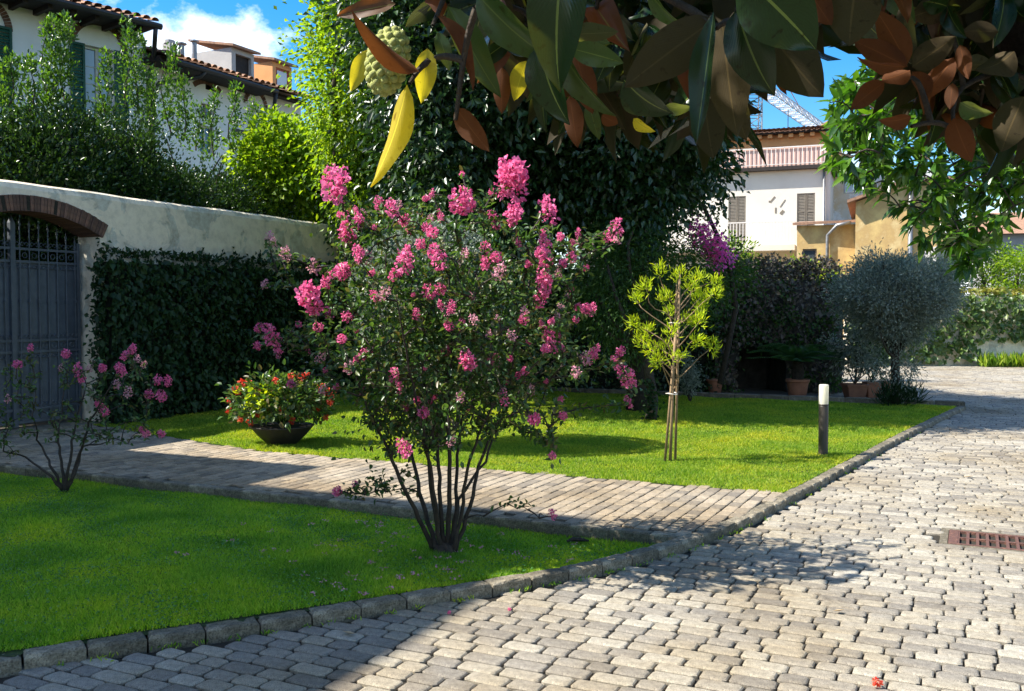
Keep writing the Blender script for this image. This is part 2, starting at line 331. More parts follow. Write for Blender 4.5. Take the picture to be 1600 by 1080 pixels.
def inpoly(P, poly):
    x, y = P[:, 0], P[:, 1]; ins = np.zeros(len(P), bool); n = len(poly)
    for i in range(n):
        x1, y1 = poly[i][0], poly[i][1]; x2, y2 = poly[(i + 1) % n][0], poly[(i + 1) % n][1]
        if y1 == y2: continue
        c = ((y1 > y) != (y2 > y)) & (x < (x2 - x1) * (y - y1) / (y2 - y1) + x1); ins ^= c
    return ins

# ------------------------------------------------------------------ plan of the place
U = Vector((.9, -.436, 0)).normalized()          # along the path and the rows of the drive
Vd = Vector((.436, .9, 0)).normalized()          # across them
KH = .062                                        # kerb top, path and far lawn
kerb_px = [(-430, 1120), (0, 1056), (195, 1021), (360, 998), (500, 976), (620, 955), (700, 941), (860, 914), (940, 898), (1000, 882), (1070, 862), (1130, 840), (1185, 815), (1250, 780), (1330, 735), (1420, 684), (1510, 640)]
kerb = [G(x, y, 0) for x, y in kerb_px]
def resample(pts, step):
    out = [pts[0].copy()]; acc = 0
    for a, b in zip(pts, pts[1:]):
        d = (b - a).length; t = step - acc
        while t <= d: out.append(a.lerp(b, t / d)); t += step
        acc = d - (t - step)
    return out
# smooth the kerb line
for _ in range(2):
    q = [kerb[0]]
    for a, b in zip(kerb, kerb[1:]): q += [a.lerp(b, .25), a.lerp(b, .75)]
    kerb = q + [kerb[-1]]
PN0 = G(1060, 838, KH); PF0 = G(1225, 770, KH)    # path corners on the kerb: near edge, far edge
WD = Vector((712, 1500, 0)).normalized(); W0 = G(0, 690, 0); WN = Vector((-WD.y, WD.x, 0))    # garden wall: direction, point, away from garden
WANG = math.atan2(WD.y, WD.x)
def lawn_z(x, y):
    """near lawn: flush with the front kerb, a step below the path"""
    d = (PN0.x - x) * Vd.x + (PN0.y - y) * Vd.y      # distance from the path edge
    t = np.clip(d / 1.8, 0, 1)
    return -.02 + .088 * (t * t * (3 - 2 * t)) + .006 * np.sin(x * 3.1) * np.sin(y * 2.7)

# ground to the horizon
g = MB(); g.add([(-900, -900, -.09), (900, -900, -.09), (900, 1500, -.09), (-900, 1500, -.09)], [(0, 1, 2, 3)])
g.build('ground', M['earth'], kind='structure')

# drive
kl = kerb
dl = [Vector((kl[0].x - 2, kl[0].y - .6, 0))] + kl
drive_poly = [(p.x, p.y) for p in dl] + [(8.0, 17.5), (6.5, 19), (6.5, 27.4), (24, 27.4), (16.5, 27.4), (2.9, 0.3), (-6, 0.3)]
drive_poly = [(p.x, p.y) for p in dl] + [(7.3, 15.4), (5.5, 18.5), (4.6, 27.4), (19.5, 27.4), (2.9, .3), (-6, .3)]
db = MB(); db.add([(x, y, -.014) for x, y in drive_poly], [tuple(range(len(drive_poly)))[::-1]])
drive = db.build('driveway', M['joint'], kind='structure')

def paver_shape(L, W, c, H=.03, seed=0, bev=.008):
    r = random.Random(seed); hl, hw = L / 2, W / 2; j = lambda s: r.uniform(-s, s)
    k = c
    pts = [(-hl + k, -hw), (hl - k, -hw), (hl, -hw + k * .9), (hl, hw - k * .9), (hl - k, hw), (-hl + k, hw), (-hl, hw - k * .9), (-hl, -hw + k * .9)]
    pts = [(x + j(.003), y + j(.003)) for x, y in pts]
    v = [(x, y, -H) for x, y in pts] + [(x, y, -bev * .9) for x, y in pts]
    v += [(x * (1 - bev / hl * .7), y * (1 - bev / hw * .7), -.0022) for x, y in pts]
    v += [(x * (1 - 1.9 * bev / hl), y * (1 - 1.9 * bev / hw), 0) for x, y in pts]
    f = []
    for lv in range(3):
        for i in range(8): a = lv * 8 + i; b = lv * 8 + (i + 1) % 8; f.append((a, b, b + 8, a + 8))
    f.append(tuple(range(24, 32)))
    return v, f
def lay(parent, poly, origin, eu, ev, roww, lens, gap, corner, m_obj, m_is, z, holes=(), nmax=300, name='paver', off_rnd=1.0, seed=3, wob=0.0, bev=.008, gw_=1.0):
    """courses along eu, stepped along ev"""
    r = random.Random(seed); o = Vector(origin)
    lib = {}
    for L in lens:
        for k in range(4):
            v, f = paver_shape(L - gap, roww - gap * gw_, corner, seed=hash((L, k)) % 999, bev=bev); me = bpy.data.meshes.new('paver'); me.from_pydata(v, [], f)
            me.materials.append(m_obj); lib[(L, k)] = (me, np.array(v), f)
    P = np.array([(p[0] - o.x, p[1] - o.y) for p in poly]); uu = P @ np.array([eu.x, eu.y]); vv = P @ np.array([ev.x, ev.y])
    cand = []
    for i in range(int(vv.min() / roww) - 1, int(vv.max() / roww) + 2):
        x = uu.min() - r.random() * .3
        while x < uu.max():
            L = r.choice(lens)
            c = o + eu * (x + L / 2) + ev * (i * roww + wob * math.sin(x * .8 + i * .05))
            cand.append((c.x, c.y, L)); x += L
    C = np.array([(c[0], c[1]) for c in cand]); ok = inpoly(C, poly)
    for h in holes: ok &= ~inpoly(C, h)
    # in view (with a margin)
    ok &= (np.abs(C[:, 0]) < .62 * C[:, 1] + 1.5)
    cand = [c for c, k in zip(cand, ok) if k]
    def vis(c): return c[1] > 3.55 and abs(c[0]) < .54 * c[1] + .05
    order = sorted(cand, key=lambda c: (0 if vis(c) else 1, c[0] ** 2 + c[1] ** 2))
    ang = math.atan2(eu.y, eu.x); V = []; Fl = []; nb = 0
    for n_, (x, y, L) in enumerate(order):
        k = r.randrange(4); me, va, f = lib[(L, k)]
        a = ang + r.uniform(-.02, .02) + (math.pi if r.random() < .5 else 0); tx, ty = r.uniform(-.008, .008), r.uniform(-.008, .008); dz = r.uniform(-.0025, .0025)
        if n_ < nmax:
            ob = link(name, me, None, parent, (x, y, z + dz)); ob.rotation_euler = (tx, ty, a)
        else:
            ca, sa = math.cos(a), math.sin(a)
            vx = va[:, 0] * ca - va[:, 1] * sa + x; vy = va[:, 0] * sa + va[:, 1] * ca + y; vz = va[:, 2] + z + dz + va[:, 0] * tx + va[:, 1] * ty
            V.append(np.stack([vx, vy, vz], 1)); Fl += [tuple(q + nb for q in ff) for ff in f]; nb += len(va)
    if V:
        me = bpy.data.meshes.new(name + '_field'); me.from_pydata(np.concatenate(V).tolist(), [], Fl)
        link(name + 's_beyond', me, m_is, parent, kind='stuff')
    return len(order)
# drain grate footprint
ga, gb_, gc = G(1480, 852, 0), G(1500, 826, 0), G(1640, 848, 0)
grx = U; gL = .80; gW = .46
gorg = G(1481, 850, 0)
def gpt(a, b): return gorg + U * a + Vd * b
grate_hole = [tuple(gpt(a, b)[:2]) for a, b in ((-.09, -.07), (gL + .09, -.07), (gL + .09, gW + .07), (-.09, gW + .07))]
n_drive = lay(drive, drive_poly, (0, 3, 0), U, Vd, .107, (.13, .155, .205, .205), .009, .015, M['paver'], M['paver_i'], 0.004, holes=[grate_hole], wob=.05, gw_=1.55)

# grate
gt = empty('drain_grate', gpt(0, 0), math.atan2(U.y, U.x), 'rusty cast iron drain grate with two rows of slots set in the paved drive', 'drain grate')
b = MB()
b.box(0, gL, 0, .03, -.05, .006).box(0, gL, gW - .03, gW, -.05, .006).box(0, .06, .03, gW - .03, -.05, .006).box(gL - .06, gL, .03, gW - .03, -.05, .006)
b.build('frame', M['rust'], gt, bevel=.002)
b = MB().box(-.055, gL + .055, -.055, -.003, -.05, .003).box(-.055, gL + .055, gW + .003, gW + .055, -.05, .003).box(-.055, -.003, -.003, gW + .003, -.05, .0025).box(gL + .003, gL + .055, -.003, gW + .003, -.05, .0025); b.build('surround', M['kerb'], gt, bevel=.003)
b = MB().box(.06, gL - .06, gW / 2 - .012, gW / 2 + .012, -.03, .004); b.build('middle_bar', M['rust'], gt)
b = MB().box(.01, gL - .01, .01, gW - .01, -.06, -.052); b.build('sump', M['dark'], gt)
bm = MB().box(-.010, .010, .03, gW / 2 - .0125, -.03, .003); first = None
for row in range(2):
    for i in range(12):
        x = .06 + i * (gL - .12) / 11
        if first is None: first = bm.build('bar', M['rust'], gt); o = first
        else: o = link('bar', first.data, None, gt)
        o.location = (x, row * (gW / 2 - .0175), 0)

# kerb stones
ks = resample(kerb, .262)
kerbo = empty('kerb', (0, 0, 0)); kerbo['kind'] = 'structure'; kerbo['label'] = 'row of weathered stone kerb blocks between lawns and drive'
def kerb_block(seed, L=.252, W=.105, H=KH, D=.07):
    r = random.Random(seed); me = bpy.data.meshes.new('kerb_stone'); e = .007; j = lambda s=.003: r.uniform(-s, s)
    v = []
    for z, s in ((-D, 0), (H - e * 1.6, 0), (H, e * 1.4)):
        for i in range(5):
            v.append((-L / 2 + s + (L - 2 * s) * i / 4 + j(), s + j(.004), z + j(.003)))
        for i in range(4, -1, -1):
            v.append((-L / 2 + s + (L - 2 * s) * i / 4 + j(), W - s + j(), z + j(.003)))
    f = []
    for lv in range(2):
        for i in range(10): a = lv * 10 + i; b2 = lv * 10 + (i + 1) % 10; f.append((a, b2, b2 + 10, a + 10))
    f += [(20 + i, 21 + i, 28 - i, 29 - i) for i in range(4)]
    me.from_pydata(v, [], f); return me
kms = [kerb_block(i) for i in range(7)]
for a, b2 in zip(ks, ks[1:]):
    c = (a + b2) / 2; an = math.atan2((b2 - a).y, (b2 - a).x)
    o = link('kerb_stone', random.choice(kms), M['kerb'], kerbo, (c.x, c.y, random.uniform(-.004, .004))); o.rotation_euler = (random.uniform(-.02, .02), 0, an + random.uniform(-.012, .012))
    if not o.data.materials: o.data.materials.append(M['kerb'])
# back kerb of the far lawn, round the planting strip
KB = ks[-1]; back_dir = Vector((-.92, .39, 0)).normalized()
kb = empty('kerb', (0, 0, 0)); kb['kind'] = 'structure'; kb['label'] = 'low shaded kerb along the back of the far lawn'
bkm = kerb_block(99, .45, .14, .13)
for i in range(24):
    c = KB + back_dir * (.24 + i * .46)
    o = link('kerb_stone', bkm, M['kerb'], kb, (c.x, c.y, 0)); o.rotation_euler = (0, 0, math.atan2(back_dir.y, back_dir.x) + math.pi)

# path
Lp = 9.5
pa, pb = PN0 - U * .02, PF0 - U * .1
# kerb inside line for the path's right end
inner = []
for a, b2 in zip(kerb, kerb[1:]):
    d = (b2 - a).normalized(); inner.append(a + Vector((-d.y, d.x, 0)) * .105)
def inner_between(v0, v1):
    return [p for p in inner if v0 < (p - PN0).dot(Vd) < v1]
midk = inner_between(0.02, 1.86)
path_poly = [(PN0 - U * Lp)[:2]] + [(PN0 - U * .05)[:2]] + [(p.x, p.y) for p in midk] + [(PN0 + Vd * 1.88 + U * .9)[:2], (PN0 + Vd * 1.88 - U * 5.2)[:2], (W0 + WD * 1.35)[:2], (W0 - WD * 1.5)[:2]]
# keep the right end on the kerb
path_poly = [tuple(p) for p in path_poly]
path_poly[1 + len(midk) + 1] = tuple((inner_between(1.6, 2.0)[-1])[:2]) if inner_between(1.6, 2.0) else path_poly[1 + len(midk) + 1]
pbm = MB(); pbm.add([(x, y, KH - .016) for x, y in path_poly] + [(x, y, -.1) for x, y in path_poly],
                    [tuple(range(len(path_poly)))] + [(i, (i + 1) % len(path_poly), len(path_poly) + (i + 1) % len(path_poly), len(path_poly) + i) for i in range(len(path_poly))])
path = pbm.build('path', M['joint'], kind='structure'); path['label'] = 'raised paved path from gate to drive'
path_poly = [tuple((Vector((*q, 0)) + Vd * (.105 if abs((Vector((*q, 0)) - PN0).dot(Vd)) < .03 else 0))[:2]) for q in path_poly]
lay(path, path_poly, PN0, Vd, -U, .104, (.13, .165, .2), .009, .012, M['pathp'], M['pathp_i'], KH, name='paver', seed=8, bev=.005)
# edging stones of the path towards the near lawn
em = kerb_block(55, .30, .10, KH, .12)
for i in range(31):
    c = PN0 - U * (.05 + i * .302) - Vd * .012
    o = link('edging_stone', em, M['kerb'], path, (c.x, c.y, .001)); o.rotation_euler = (0, 0, math.atan2(U.y, U.x) + random.uniform(-.006, .006))

# near lawn
near_poly = [(p.x, p.y) for p in inner if (p - PN0).dot(Vd) < -.02] + [((PN0 + Vd * .02)[:2])] + [((PN0 - U * Lp + Vd * .02)[:2])] + [(-9, 6), (-7, 3.6)]
near_poly = [tuple(p) for p in near_poly]
def lawn_sheet(name, poly, zf, step, m):
    A = np.array(poly); xs = np.arange(A[:, 0].min() - .1, A[:, 0].max() + .1, step); ys = np.arange(A[:, 1].min() - .1, A[:, 1].max() + .1, step)
    X, Y = np.meshgrid(xs, ys, indexing='ij'); Z = zf(X, Y)
    V = np.stack([X, Y, Z + np.zeros_like(X)], -1).reshape(-1, 3); ny = len(ys)
    I, J = np.meshgrid(np.arange(len(xs) - 1), np.arange(ny - 1), indexing='ij'); I = I.ravel(); J = J.ravel()
    c = np.stack([xs[I] + step / 2, ys[J] + step / 2], 1); k = inpoly(c, poly)
    for ox, oy in ((1, 0), (-1, 0), (0, 1), (0, -1)): k = k | inpoly(c + np.array([ox, oy]) * .05, poly)
    a = (I * ny + J)[k]; Fc = np.stack([a, a + ny, a + ny + 1, a + 1], 1)
    return link(name, npmesh(name, V, Fc), m, kind='structure')
lawn_sheet('near_lawn', near_poly, lambda x, y: lawn_z(x, y) - .012, .06, M['soil'])
def kerb_at(v):
    for a, b2 in zip(inner, inner[1:]):
        va, vb_ = (a - PN0).dot(Vd), (b2 - PN0).dot(Vd)
        if va <= v < vb_: return a.lerp(b2, (v - va) / (vb_ - va))
FC = kerb_at(1.9); FC = (FC.x, FC.y)
far_poly = [(p.x, p.y) for p in inner if (p - PN0).dot(Vd) > 1.95] + [tuple((KB + back_dir * 11)[:2])] + [tuple((W0 + WD * 7)[:2]), tuple((W0 + WD * 1.35)[:2]), tuple((PN0 + Vd * 1.88 - U * 5.2)[:2]), FC[:2]]
lawn_sheet('far_lawn', far_poly, lambda x, y: x * 0 + KH - .022, .06, M['soil'])
def blades(name, poly, dens, zf, h, w, m, label, y0=None, y1=None):
    A = np.array(poly); lo, hi_ = A.min(0), A.max(0)
    n = int((hi_[0] - lo[0]) * (hi_[1] - lo[1]) * dens); P = lo + rng.random((n, 2)) * (hi_ - lo)
    k = inpoly(P, poly) & (np.abs(P[:, 0]) < .56 * P[:, 1] + .3)
    if y0 is not None: k &= P[:, 1] >= y0
    if y1 is not None: k &= P[:, 1] < y1
    P = P[k]; n = len(P)
    patch = .75 + .3 * np.sin(P[:, 0] * 2.3 + 1) * np.sin(P[:, 1] * 1.9) + .25 * np.sin(P[:, 0] * 7.7 + P[:, 1] * 5)
    hh = h * (.55 + .7 * rng.random(n)) * patch.clip(.5, 1.3); an = rng.random(n) * 2 * np.pi; ww = w * (.7 + .6 * rng.random(n)); lean = rng.normal(size=(n, 2)) * (hh * .55)[:, None]
    B = np.column_stack([P, zf(P[:, 0], P[:, 1]) - .006 + np.zeros(n)]); s = np.column_stack([np.cos(an), np.sin(an), np.zeros(n)]) * (ww / 2)[:, None]
    T = B + np.column_stack([lean, hh])
    V = np.stack([B - s, B + s, T], 1).reshape(-1, 3); Fc = np.arange(n * 3).reshape(-1, 3)
    o = link(name, npmesh(name, V, Fc), m); tag(o, label, 'grass', None, 'stuff'); return o
blades('grass', near_poly, 26000, lawn_z, .036, .006, M['grass'], 'short green grass of the shaded near lawn', y1=6.2)
blades('grass', near_poly, 14000, lawn_z, .036, .008, M['grass'], 'shaded grass of the near lawn beside the path', y0=6.2)
blades('grass', far_poly, 8500, lambda x, y: x * 0 + KH, .032, .010, M['grassl'], 'sunlit bright green grass of the far lawn', y1=12)
blades('grass', far_poly, 4500, lambda x, y: x * 0 + KH, .035, .016, M['grassl'], 'shaded grass at the back of the far lawn', y0=12)

A_ = np.array(near_poly); P = A_.min(0) + rng.random((90000, 2)) * (A_.max(0) - A_.min(0)); P = P[inpoly(P, near_poly) & (np.abs(P[:, 0]) < .56 * P[:, 1] + .2)]
cl_ = np.sin(P[:, 0] * 4.1) * np.sin(P[:, 1] * 5.3 + P[:, 0]) + rng.normal(size=len(P)) * .5; P = P[cl_ > -.1]; n_ = len(P)
o = leaf_cloud('clover', np.column_stack([P, lawn_z(P[:, 0], P[:, 1]) + .006 + .018 * rng.random(n_)]), rng.normal(size=(n_, 3)) * [1, 1, .35], rdir(n_) * .5 + [0, 0, 1], .016, .013, leafm('clover_leaf', [(.05, .17, .03), (.10, .26, .05), (.16, .34, .08)], .3, (1.4, 1.6, .7), .45, .5)); tag(o, 'low clover leaves mixed into the shaded near lawn', 'clover', kind='stuff')
P = []
for a, b2 in zip(kerb, kerb[1:]):
    if a.y < 3.4 or a.y > 13: continue
    for _ in range(7):
        q = a.lerp(b2, random.random()); d = (b2 - a).normalized()
        if random.random() < .12: P += [np.array([q.x + d.y * .012, q.y - d.x * .012, 0]) + rng.normal(size=3) * [.02, .02, 0] for _ in range(9)]
P = np.array(P); n_ = len(P)
o = leaf_cloud('weeds', P, rng.normal(size=(n_, 3)) * [.7, .7, .3] + [0, 0, .8], rdir(n_) + [0, -1, 0], .03, .006, M['grass']); tag(o, 'tiny weeds growing in the joint at the foot of the kerb', 'weeds', kind='stuff')
# planting strip behind far lawn
ps = MB(); q = [KB, KB + back_dir * 12, KB + back_dir * 12 + Vector((3, 6, 0)), KB + Vector((-2.0, 3.5, 0))]
ps.add([(p.x, p.y, .02) for p in q], [(0, 3, 2, 1)]); ps.build('planting_strip', M['earth'], kind='structure')
# right hand lawn, outside the picture, that carries the two trees
rl = MB(); rl.add([(2.95, .3, .0), (19.6, 27.4, .0), (40, 27.4, .0), (40, .3, .0)], [(0, 3, 2, 1)]); rl.build('right_lawn', M['soil'], kind='structure')

# ------------------------------------------------------------------ garden wall, arch, gate, hedge
class Fr:
    """a vertical frame: x along d, y away from the camera side, z up"""
    def __init__(s, o, d): s.o = Vector((o[0], o[1], 0)); s.d = Vector((d[0], d[1], 0)).normalized(); s.n = Vector((-s.d.y, s.d.x, 0)); s.a = math.atan2(s.d.y, s.d.x)
    def xz(s, px, py, y=0.0):
        r = ray(px, py); c = Vector((0, 0, CH)); p = s.o + s.n * y; t = (p - c).dot(s.n) / r.dot(s.n); q = c + r * t
        return (q - s.o).dot(s.d), q.z
    def w(s, x, y, z): return s.o + s.d * x + s.n * y + Vector((0, 0, z))
FW = Fr(W0, WD)
xr, _ = FW.xz(160, 600); xc = FW.xz(53, 400)[0]; hw_ = xr - xc; zo = FW.xz(53, 306)[1]; zs = FW.xz(163, 352)[1]; zi = zo - .21; zsi = zs - .12
WH = FW.xz(150, 299)[1]; XE = FW.xz(700, 400)[0]; TH = .42
gw = empty('garden_wall', W0, WANG, 'long aged plaster garden wall with peeling patches and a brick arch over the gate', 'garden wall')
def arc_z(x, z_mid, half, z_end):
    h = z_mid - z_end; Rr = (half * half + h * h) / (2 * h); return z_mid - Rr + math.sqrt(max(Rr * Rr - (x - xc) ** 2, 0))
b = MB()
x_l = xc - hw_; XS = -4.9
def topz(x): return WH + .006 * math.sin(x * 1.7) + .004 * math.sin(x * 5.1)
# grid wall with rounded coping; opening under the arch
xs = [XS + i * (x_l - XS) / 12 for i in range(13)] + [x_l + i * 2 * hw_ / 16 for i in range(1, 17)] + [xr + i * (XE - xr) / 60 for i in range(1, 61)]
prof = lambda x, zb: [(0, zb), (0, topz(x) - .10), (.03, topz(x) - .035), (.12, topz(x)), (TH - .12, topz(x)), (TH - .03, topz(x) - .035), (TH, topz(x) - .10), (TH, zb)]
for xa, xb in zip(xs, xs[1:]):
    mid = (xa + xb) / 2; op = x_l < mid < xr
    za = arc_z(xa, zo - .005, hw_ + .12, zs) if op else -.05; zb2 = arc_z(xb, zo - .005, hw_ + .12, zs) if op else -.05
    A, B = prof(xa, za), prof(xb, zb2)
    b.add([(xa, y, z) for y, z in A] + [(xb, y, z) for y, z in B], [(i, i + 8, i + 9, i + 1) for i in range(7)])
b.add([(x_l, 0, -.05), (x_l, TH, -.05), (x_l, TH, zs), (x_l, 0, zs)], [(0, 1, 2, 3)])
b.add([(xr, 0, -.05), (xr, TH, -.05), (xr, TH, zs), (xr, 0, zs)], [(3, 2, 1, 0)])
A = prof(XE, -.05); b.add([(XE, y, z) for y, z in A], [tuple(range(8))])
b.build('wall', M['plaster'], gw)
# arch bricks
h = zo - zs; halfo = hw_ + .12; Ro = (halfo ** 2 + h * h) / (2 * h); cz = zo - Ro; a_max = math.asin(halfo / Ro); nb = 46
bmsh = None
for i in range(nb):
    a = -a_max + (i + .5) * 2 * a_max / nb; wdt = 2 * a_max * Ro / nb
    bb = MB(); t0, t1 = Ro - .20, Ro + .0
    wi = wdt * t0 / Ro / 2 - .0035; wo2 = wdt / 2 - .0035
    if bmsh is None:
        bb.add([(-wi, -.022, t0), (wi, -.022, t0), (wi, TH - .01, t0), (-wi, TH - .01, t0), (-wo2, -.022, t1), (wo2, -.022, t1), (wo2, TH - .01, t1), (-wo2, TH - .01, t1)],
               [(0, 3, 2, 1), (4, 5, 6, 7), (0, 1, 5, 4), (1, 2, 6, 5), (2, 3, 7, 6), (3, 0, 4, 7)])
        o = bb.build('brick', M['brick'], gw, bevel=.004); bmsh = o.data
    else:
        o = link('brick', bmsh, None, gw); bv = o.modifiers.new('b', 'BEVEL'); bv.width = .004; bv.segments = 2
    o.location = (xc, random.uniform(-.006, .006), cz); o.rotation_euler = (random.uniform(-.004, .004), a, 0)
mb = MB()
for i in range(nb * 2):
    a0 = -a_max + i * a_max / nb; a1 = a0 + a_max / nb
    P4 = lambda a, r_, y: (xc + math.sin(a) * r_, y, cz + math.cos(a) * r_)
    mb.add([P4(a0, Ro - .19, -.012), P4(a1, Ro - .19, -.012), P4(a1, Ro - .012, -.012), P4(a0, Ro - .012, -.012), P4(a0, Ro - .19, TH - .02), P4(a1, Ro - .19, TH - .02)], [(0, 1, 2, 3), (0, 4, 5, 1)])
mb.build('mortar', M['joint'], gw)
# threshold
th = MB(); th.box(x_l - .02, xr + .02, -.06, TH + .1, -.05, KH + .02); th.build('threshold', M['kerb'], gw, bevel=.01)

GY = .34
gxc = FW.xz(20, 500, GY)[0]; gxr = FW.xz(124, 500, GY)[0]; gl = gxr - gxc
ztop = FW.xz(20, 336, GY)[1]; zr1 = FW.xz(20, 388, GY)[1]; zr2 = FW.xz(20, 408, GY)[1]; zm1 = FW.xz(20, 533, GY)[1]; zm2 = FW.xz(20, 551, GY)[1]; zb0 = .16; zb1 = .32
gate = empty('iron_gate', FW.w(0, GY, 0), WANG, 'blue grey double iron gate with spear tops and scrollwork closed under the brick arch', 'gate')
st = MB(); st.box(gxc - .035, gxc + .035, -.03, .03, .1, ztop - .1); st.add([(gxc - .035, -.03, ztop - .1), (gxc + .035, -.03, ztop - .1), (gxc + .035, .03, ztop - .1), (gxc - .035, .03, ztop - .1), (gxc, 0, ztop)], [(0, 1, 4), (1, 2, 4), (2, 3, 4), (3, 0, 4)])
st.build('meeting_stile', M['gate'], gate)
for sgn in (-1, 1):
    x0, x1 = (gxc + .037, gxr) if sgn > 0 else (2 * gxc - gxr, gxc - .037)
    s2 = MB(); xe = x1 - .022 if sgn > 0 else x0 + .022; s2.box(xe - .022, xe + .022, -.025, .025, .1, zr1 + .12); s2.build('hanging_stile', M['gate'], gate)
    MB().box(x0, x1, .012, .018, zb0, zr2).build('panel', M['gate'], gate)
    for z in (zb0, zb1, zm2, zm1, zr2, zr1):
        MB().box(x0, x1, -.018, .011, z - .016, z + .016).build('rail', M['gate'], gate)
    nbars = 7; bar_me = None
    for i in range(nbars):
        x = x0 + (i + .5) * (x1 - x0) / nbars
        t = (i + .5) / nbars if sgn > 0 else 1 - (i + .5) / nbars
        hb = ztop - .12 - .22 * t * t
        bb = MB().tube([(x, -.012, zb0), (x, -.012, hb)], .009, 6)
        bb.add([(x - .017, -.02, hb), (x + .017, -.02, hb), (x + .017, -.004, hb), (x - .017, -.004, hb), (x, -.012, hb + .09)], [(0, 1, 4), (1, 2, 4), (2, 3, 4), (3, 0, 4)])
        zk = (zm1 + zr2) / 2; bb.lathe([(.0, -.03), (.017, -.02), (.019, 0), (.017, .02), (0, .03)], 8, (x, -.012, zk))
        bb.build('bar', M['gate'], gate)
    scr = MB()
    def spiral(cx, cz2, r, s, up):
        pts = [(cx + s * r * (1 - q / 9 * .75) * math.cos(q * .62 * 1.0), -.014, cz2 + up * r * (1 - q / 9 * .75) * math.sin(q * .62)) for q in range(10)]
        scr.tube(pts, .0055, 4, False)
    for zz, rr in ((zr1 + .055, .05), (zr2 - .055, .05), (zm1 + .05, .045), (zm2 - .05, .045), (zb1 + .05, .045)):
        for i in range(nbars * 2):
            x = x0 + (i + .5) * (x1 - x0) / (nbars * 2); spiral(x, zz, rr * .75, 1 if i % 2 else -1, 1 if zz in (zr1 + .055, zm1 + .05, zb1 + .05) else -1)
    for za_, zb_ in ((zr2, zr1), (zm2, zm1)):
        for i in range(nbars):
            x = x0 + (i + .5) * (x1 - x0) / nbars + (x1 - x0) / nbars / 2
            if x > x1 - .03: continue
            pts = [(x + .034 * math.cos(q * math.pi / 6), -.014, (za_ + zb_) / 2 + .034 * math.sin(q * math.pi / 6)) for q in range(13)]
            scr.tube(pts, .005, 4, False)
    scr.build('scrollwork', M['gate'], gate, kind='stuff')

# hedge trained on the wall
hx0 = FW.xz(152, 500)[0]; hx1 = FW.xz(700, 500)[0]; hz = FW.xz(152, 402)[1]
he = empty('climbing_hedge', FW.w(0, 0, 0), WANG, 'dark green clipped ivy hedge covering the garden wall right of the gate', 'hedge')
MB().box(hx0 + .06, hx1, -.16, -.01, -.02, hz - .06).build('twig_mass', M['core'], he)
def local_quad(x0, x1, y0, y1, z0, z1): return [(x0, y0, z0), (x1, y1, z0), (x1, y1, z1), (x0, y0, z1)]
face_leaves('leaves', local_quad(hx0, hx1, -.16, -.16, .08, hz), 800, .095, .065, M['l_hedge'], he, .13, (0, -1, 0), .9)
face_leaves('side_leaves', local_quad(hx0 + .03, hx0 + .03, -.2, 0, .08, hz), 800, .09, .062, M['l_hedge'], he, .06, (-1, 0, 0), .9)
face_leaves('top_leaves', [(hx0, -.24, hz - .04), (hx1, -.24, hz - .04), (hx1, 0, hz - .02), (hx0, 0, hz - .02)], 700, .07, .048, M['l_hedge'], he, .1, (0, 0, 1), -.3)
P = []
for _ in range(60):
    x = random.uniform(hx0, hx1); z = hz + random.uniform(-.05, .02); L_ = random.uniform(.08, .3); a_ = random.uniform(-.8, .8)
    P += [(x + math.sin(a_) * L_ * t, -.05, z + math.cos(a_) * L_ * t) for t in np.linspace(0, 1, 7)]
for _ in range(30):
    z = random.uniform(.3, hz); L_ = random.uniform(.05, .2); P += [(hx0 - L_ * t, -.03, z + .05 * math.sin(t * 3)) for t in np.linspace(0, 1, 6)]
P = np.array(P); leaf_cloud('runners', P, rng.normal(size=P.shape), rdir(len(P)) + [0, -1, .3], .07, .05, M['l_hedge'], he)
# end of the wall: a broken lower piece seen behind the flowering tree
# ------------------------------------------------------------------ houses
def holed(mb, x0, x1, z0, z1, holes, depth=.18, y=0.0, arches=()):
    xs = sorted({x0, x1, *[h[0] for h in holes], *[h[1] for h in holes]}); zs_ = sorted({z0, z1, *[h[2] for h in holes], *[h[3] for h in holes]})
    for a, b_ in zip(xs, xs[1:]):
        for c, d in zip(zs_, zs_[1:]):
            mx, mz = (a + b_) / 2, (c + d) / 2
            if any(h[0] < mx < h[1] and h[2] < mz < h[3] for h in holes): continue
            mb.add([(a, y, c), (b_, y, c), (b_, y, d), (a, y, d)], [(0, 1, 2, 3)])
    for h in holes:
        a, b_, c, d = h
        mb.add([(a, y, c), (b_, y, c), (b_, y, d), (a, y, d), (a, y + depth, c), (b_, y + depth, c), (b_, y + depth, d), (a, y + depth, d)], [(0, 4, 5, 1), (1, 5, 6, 2), (2, 6, 7, 3), (3, 7, 4, 0)])
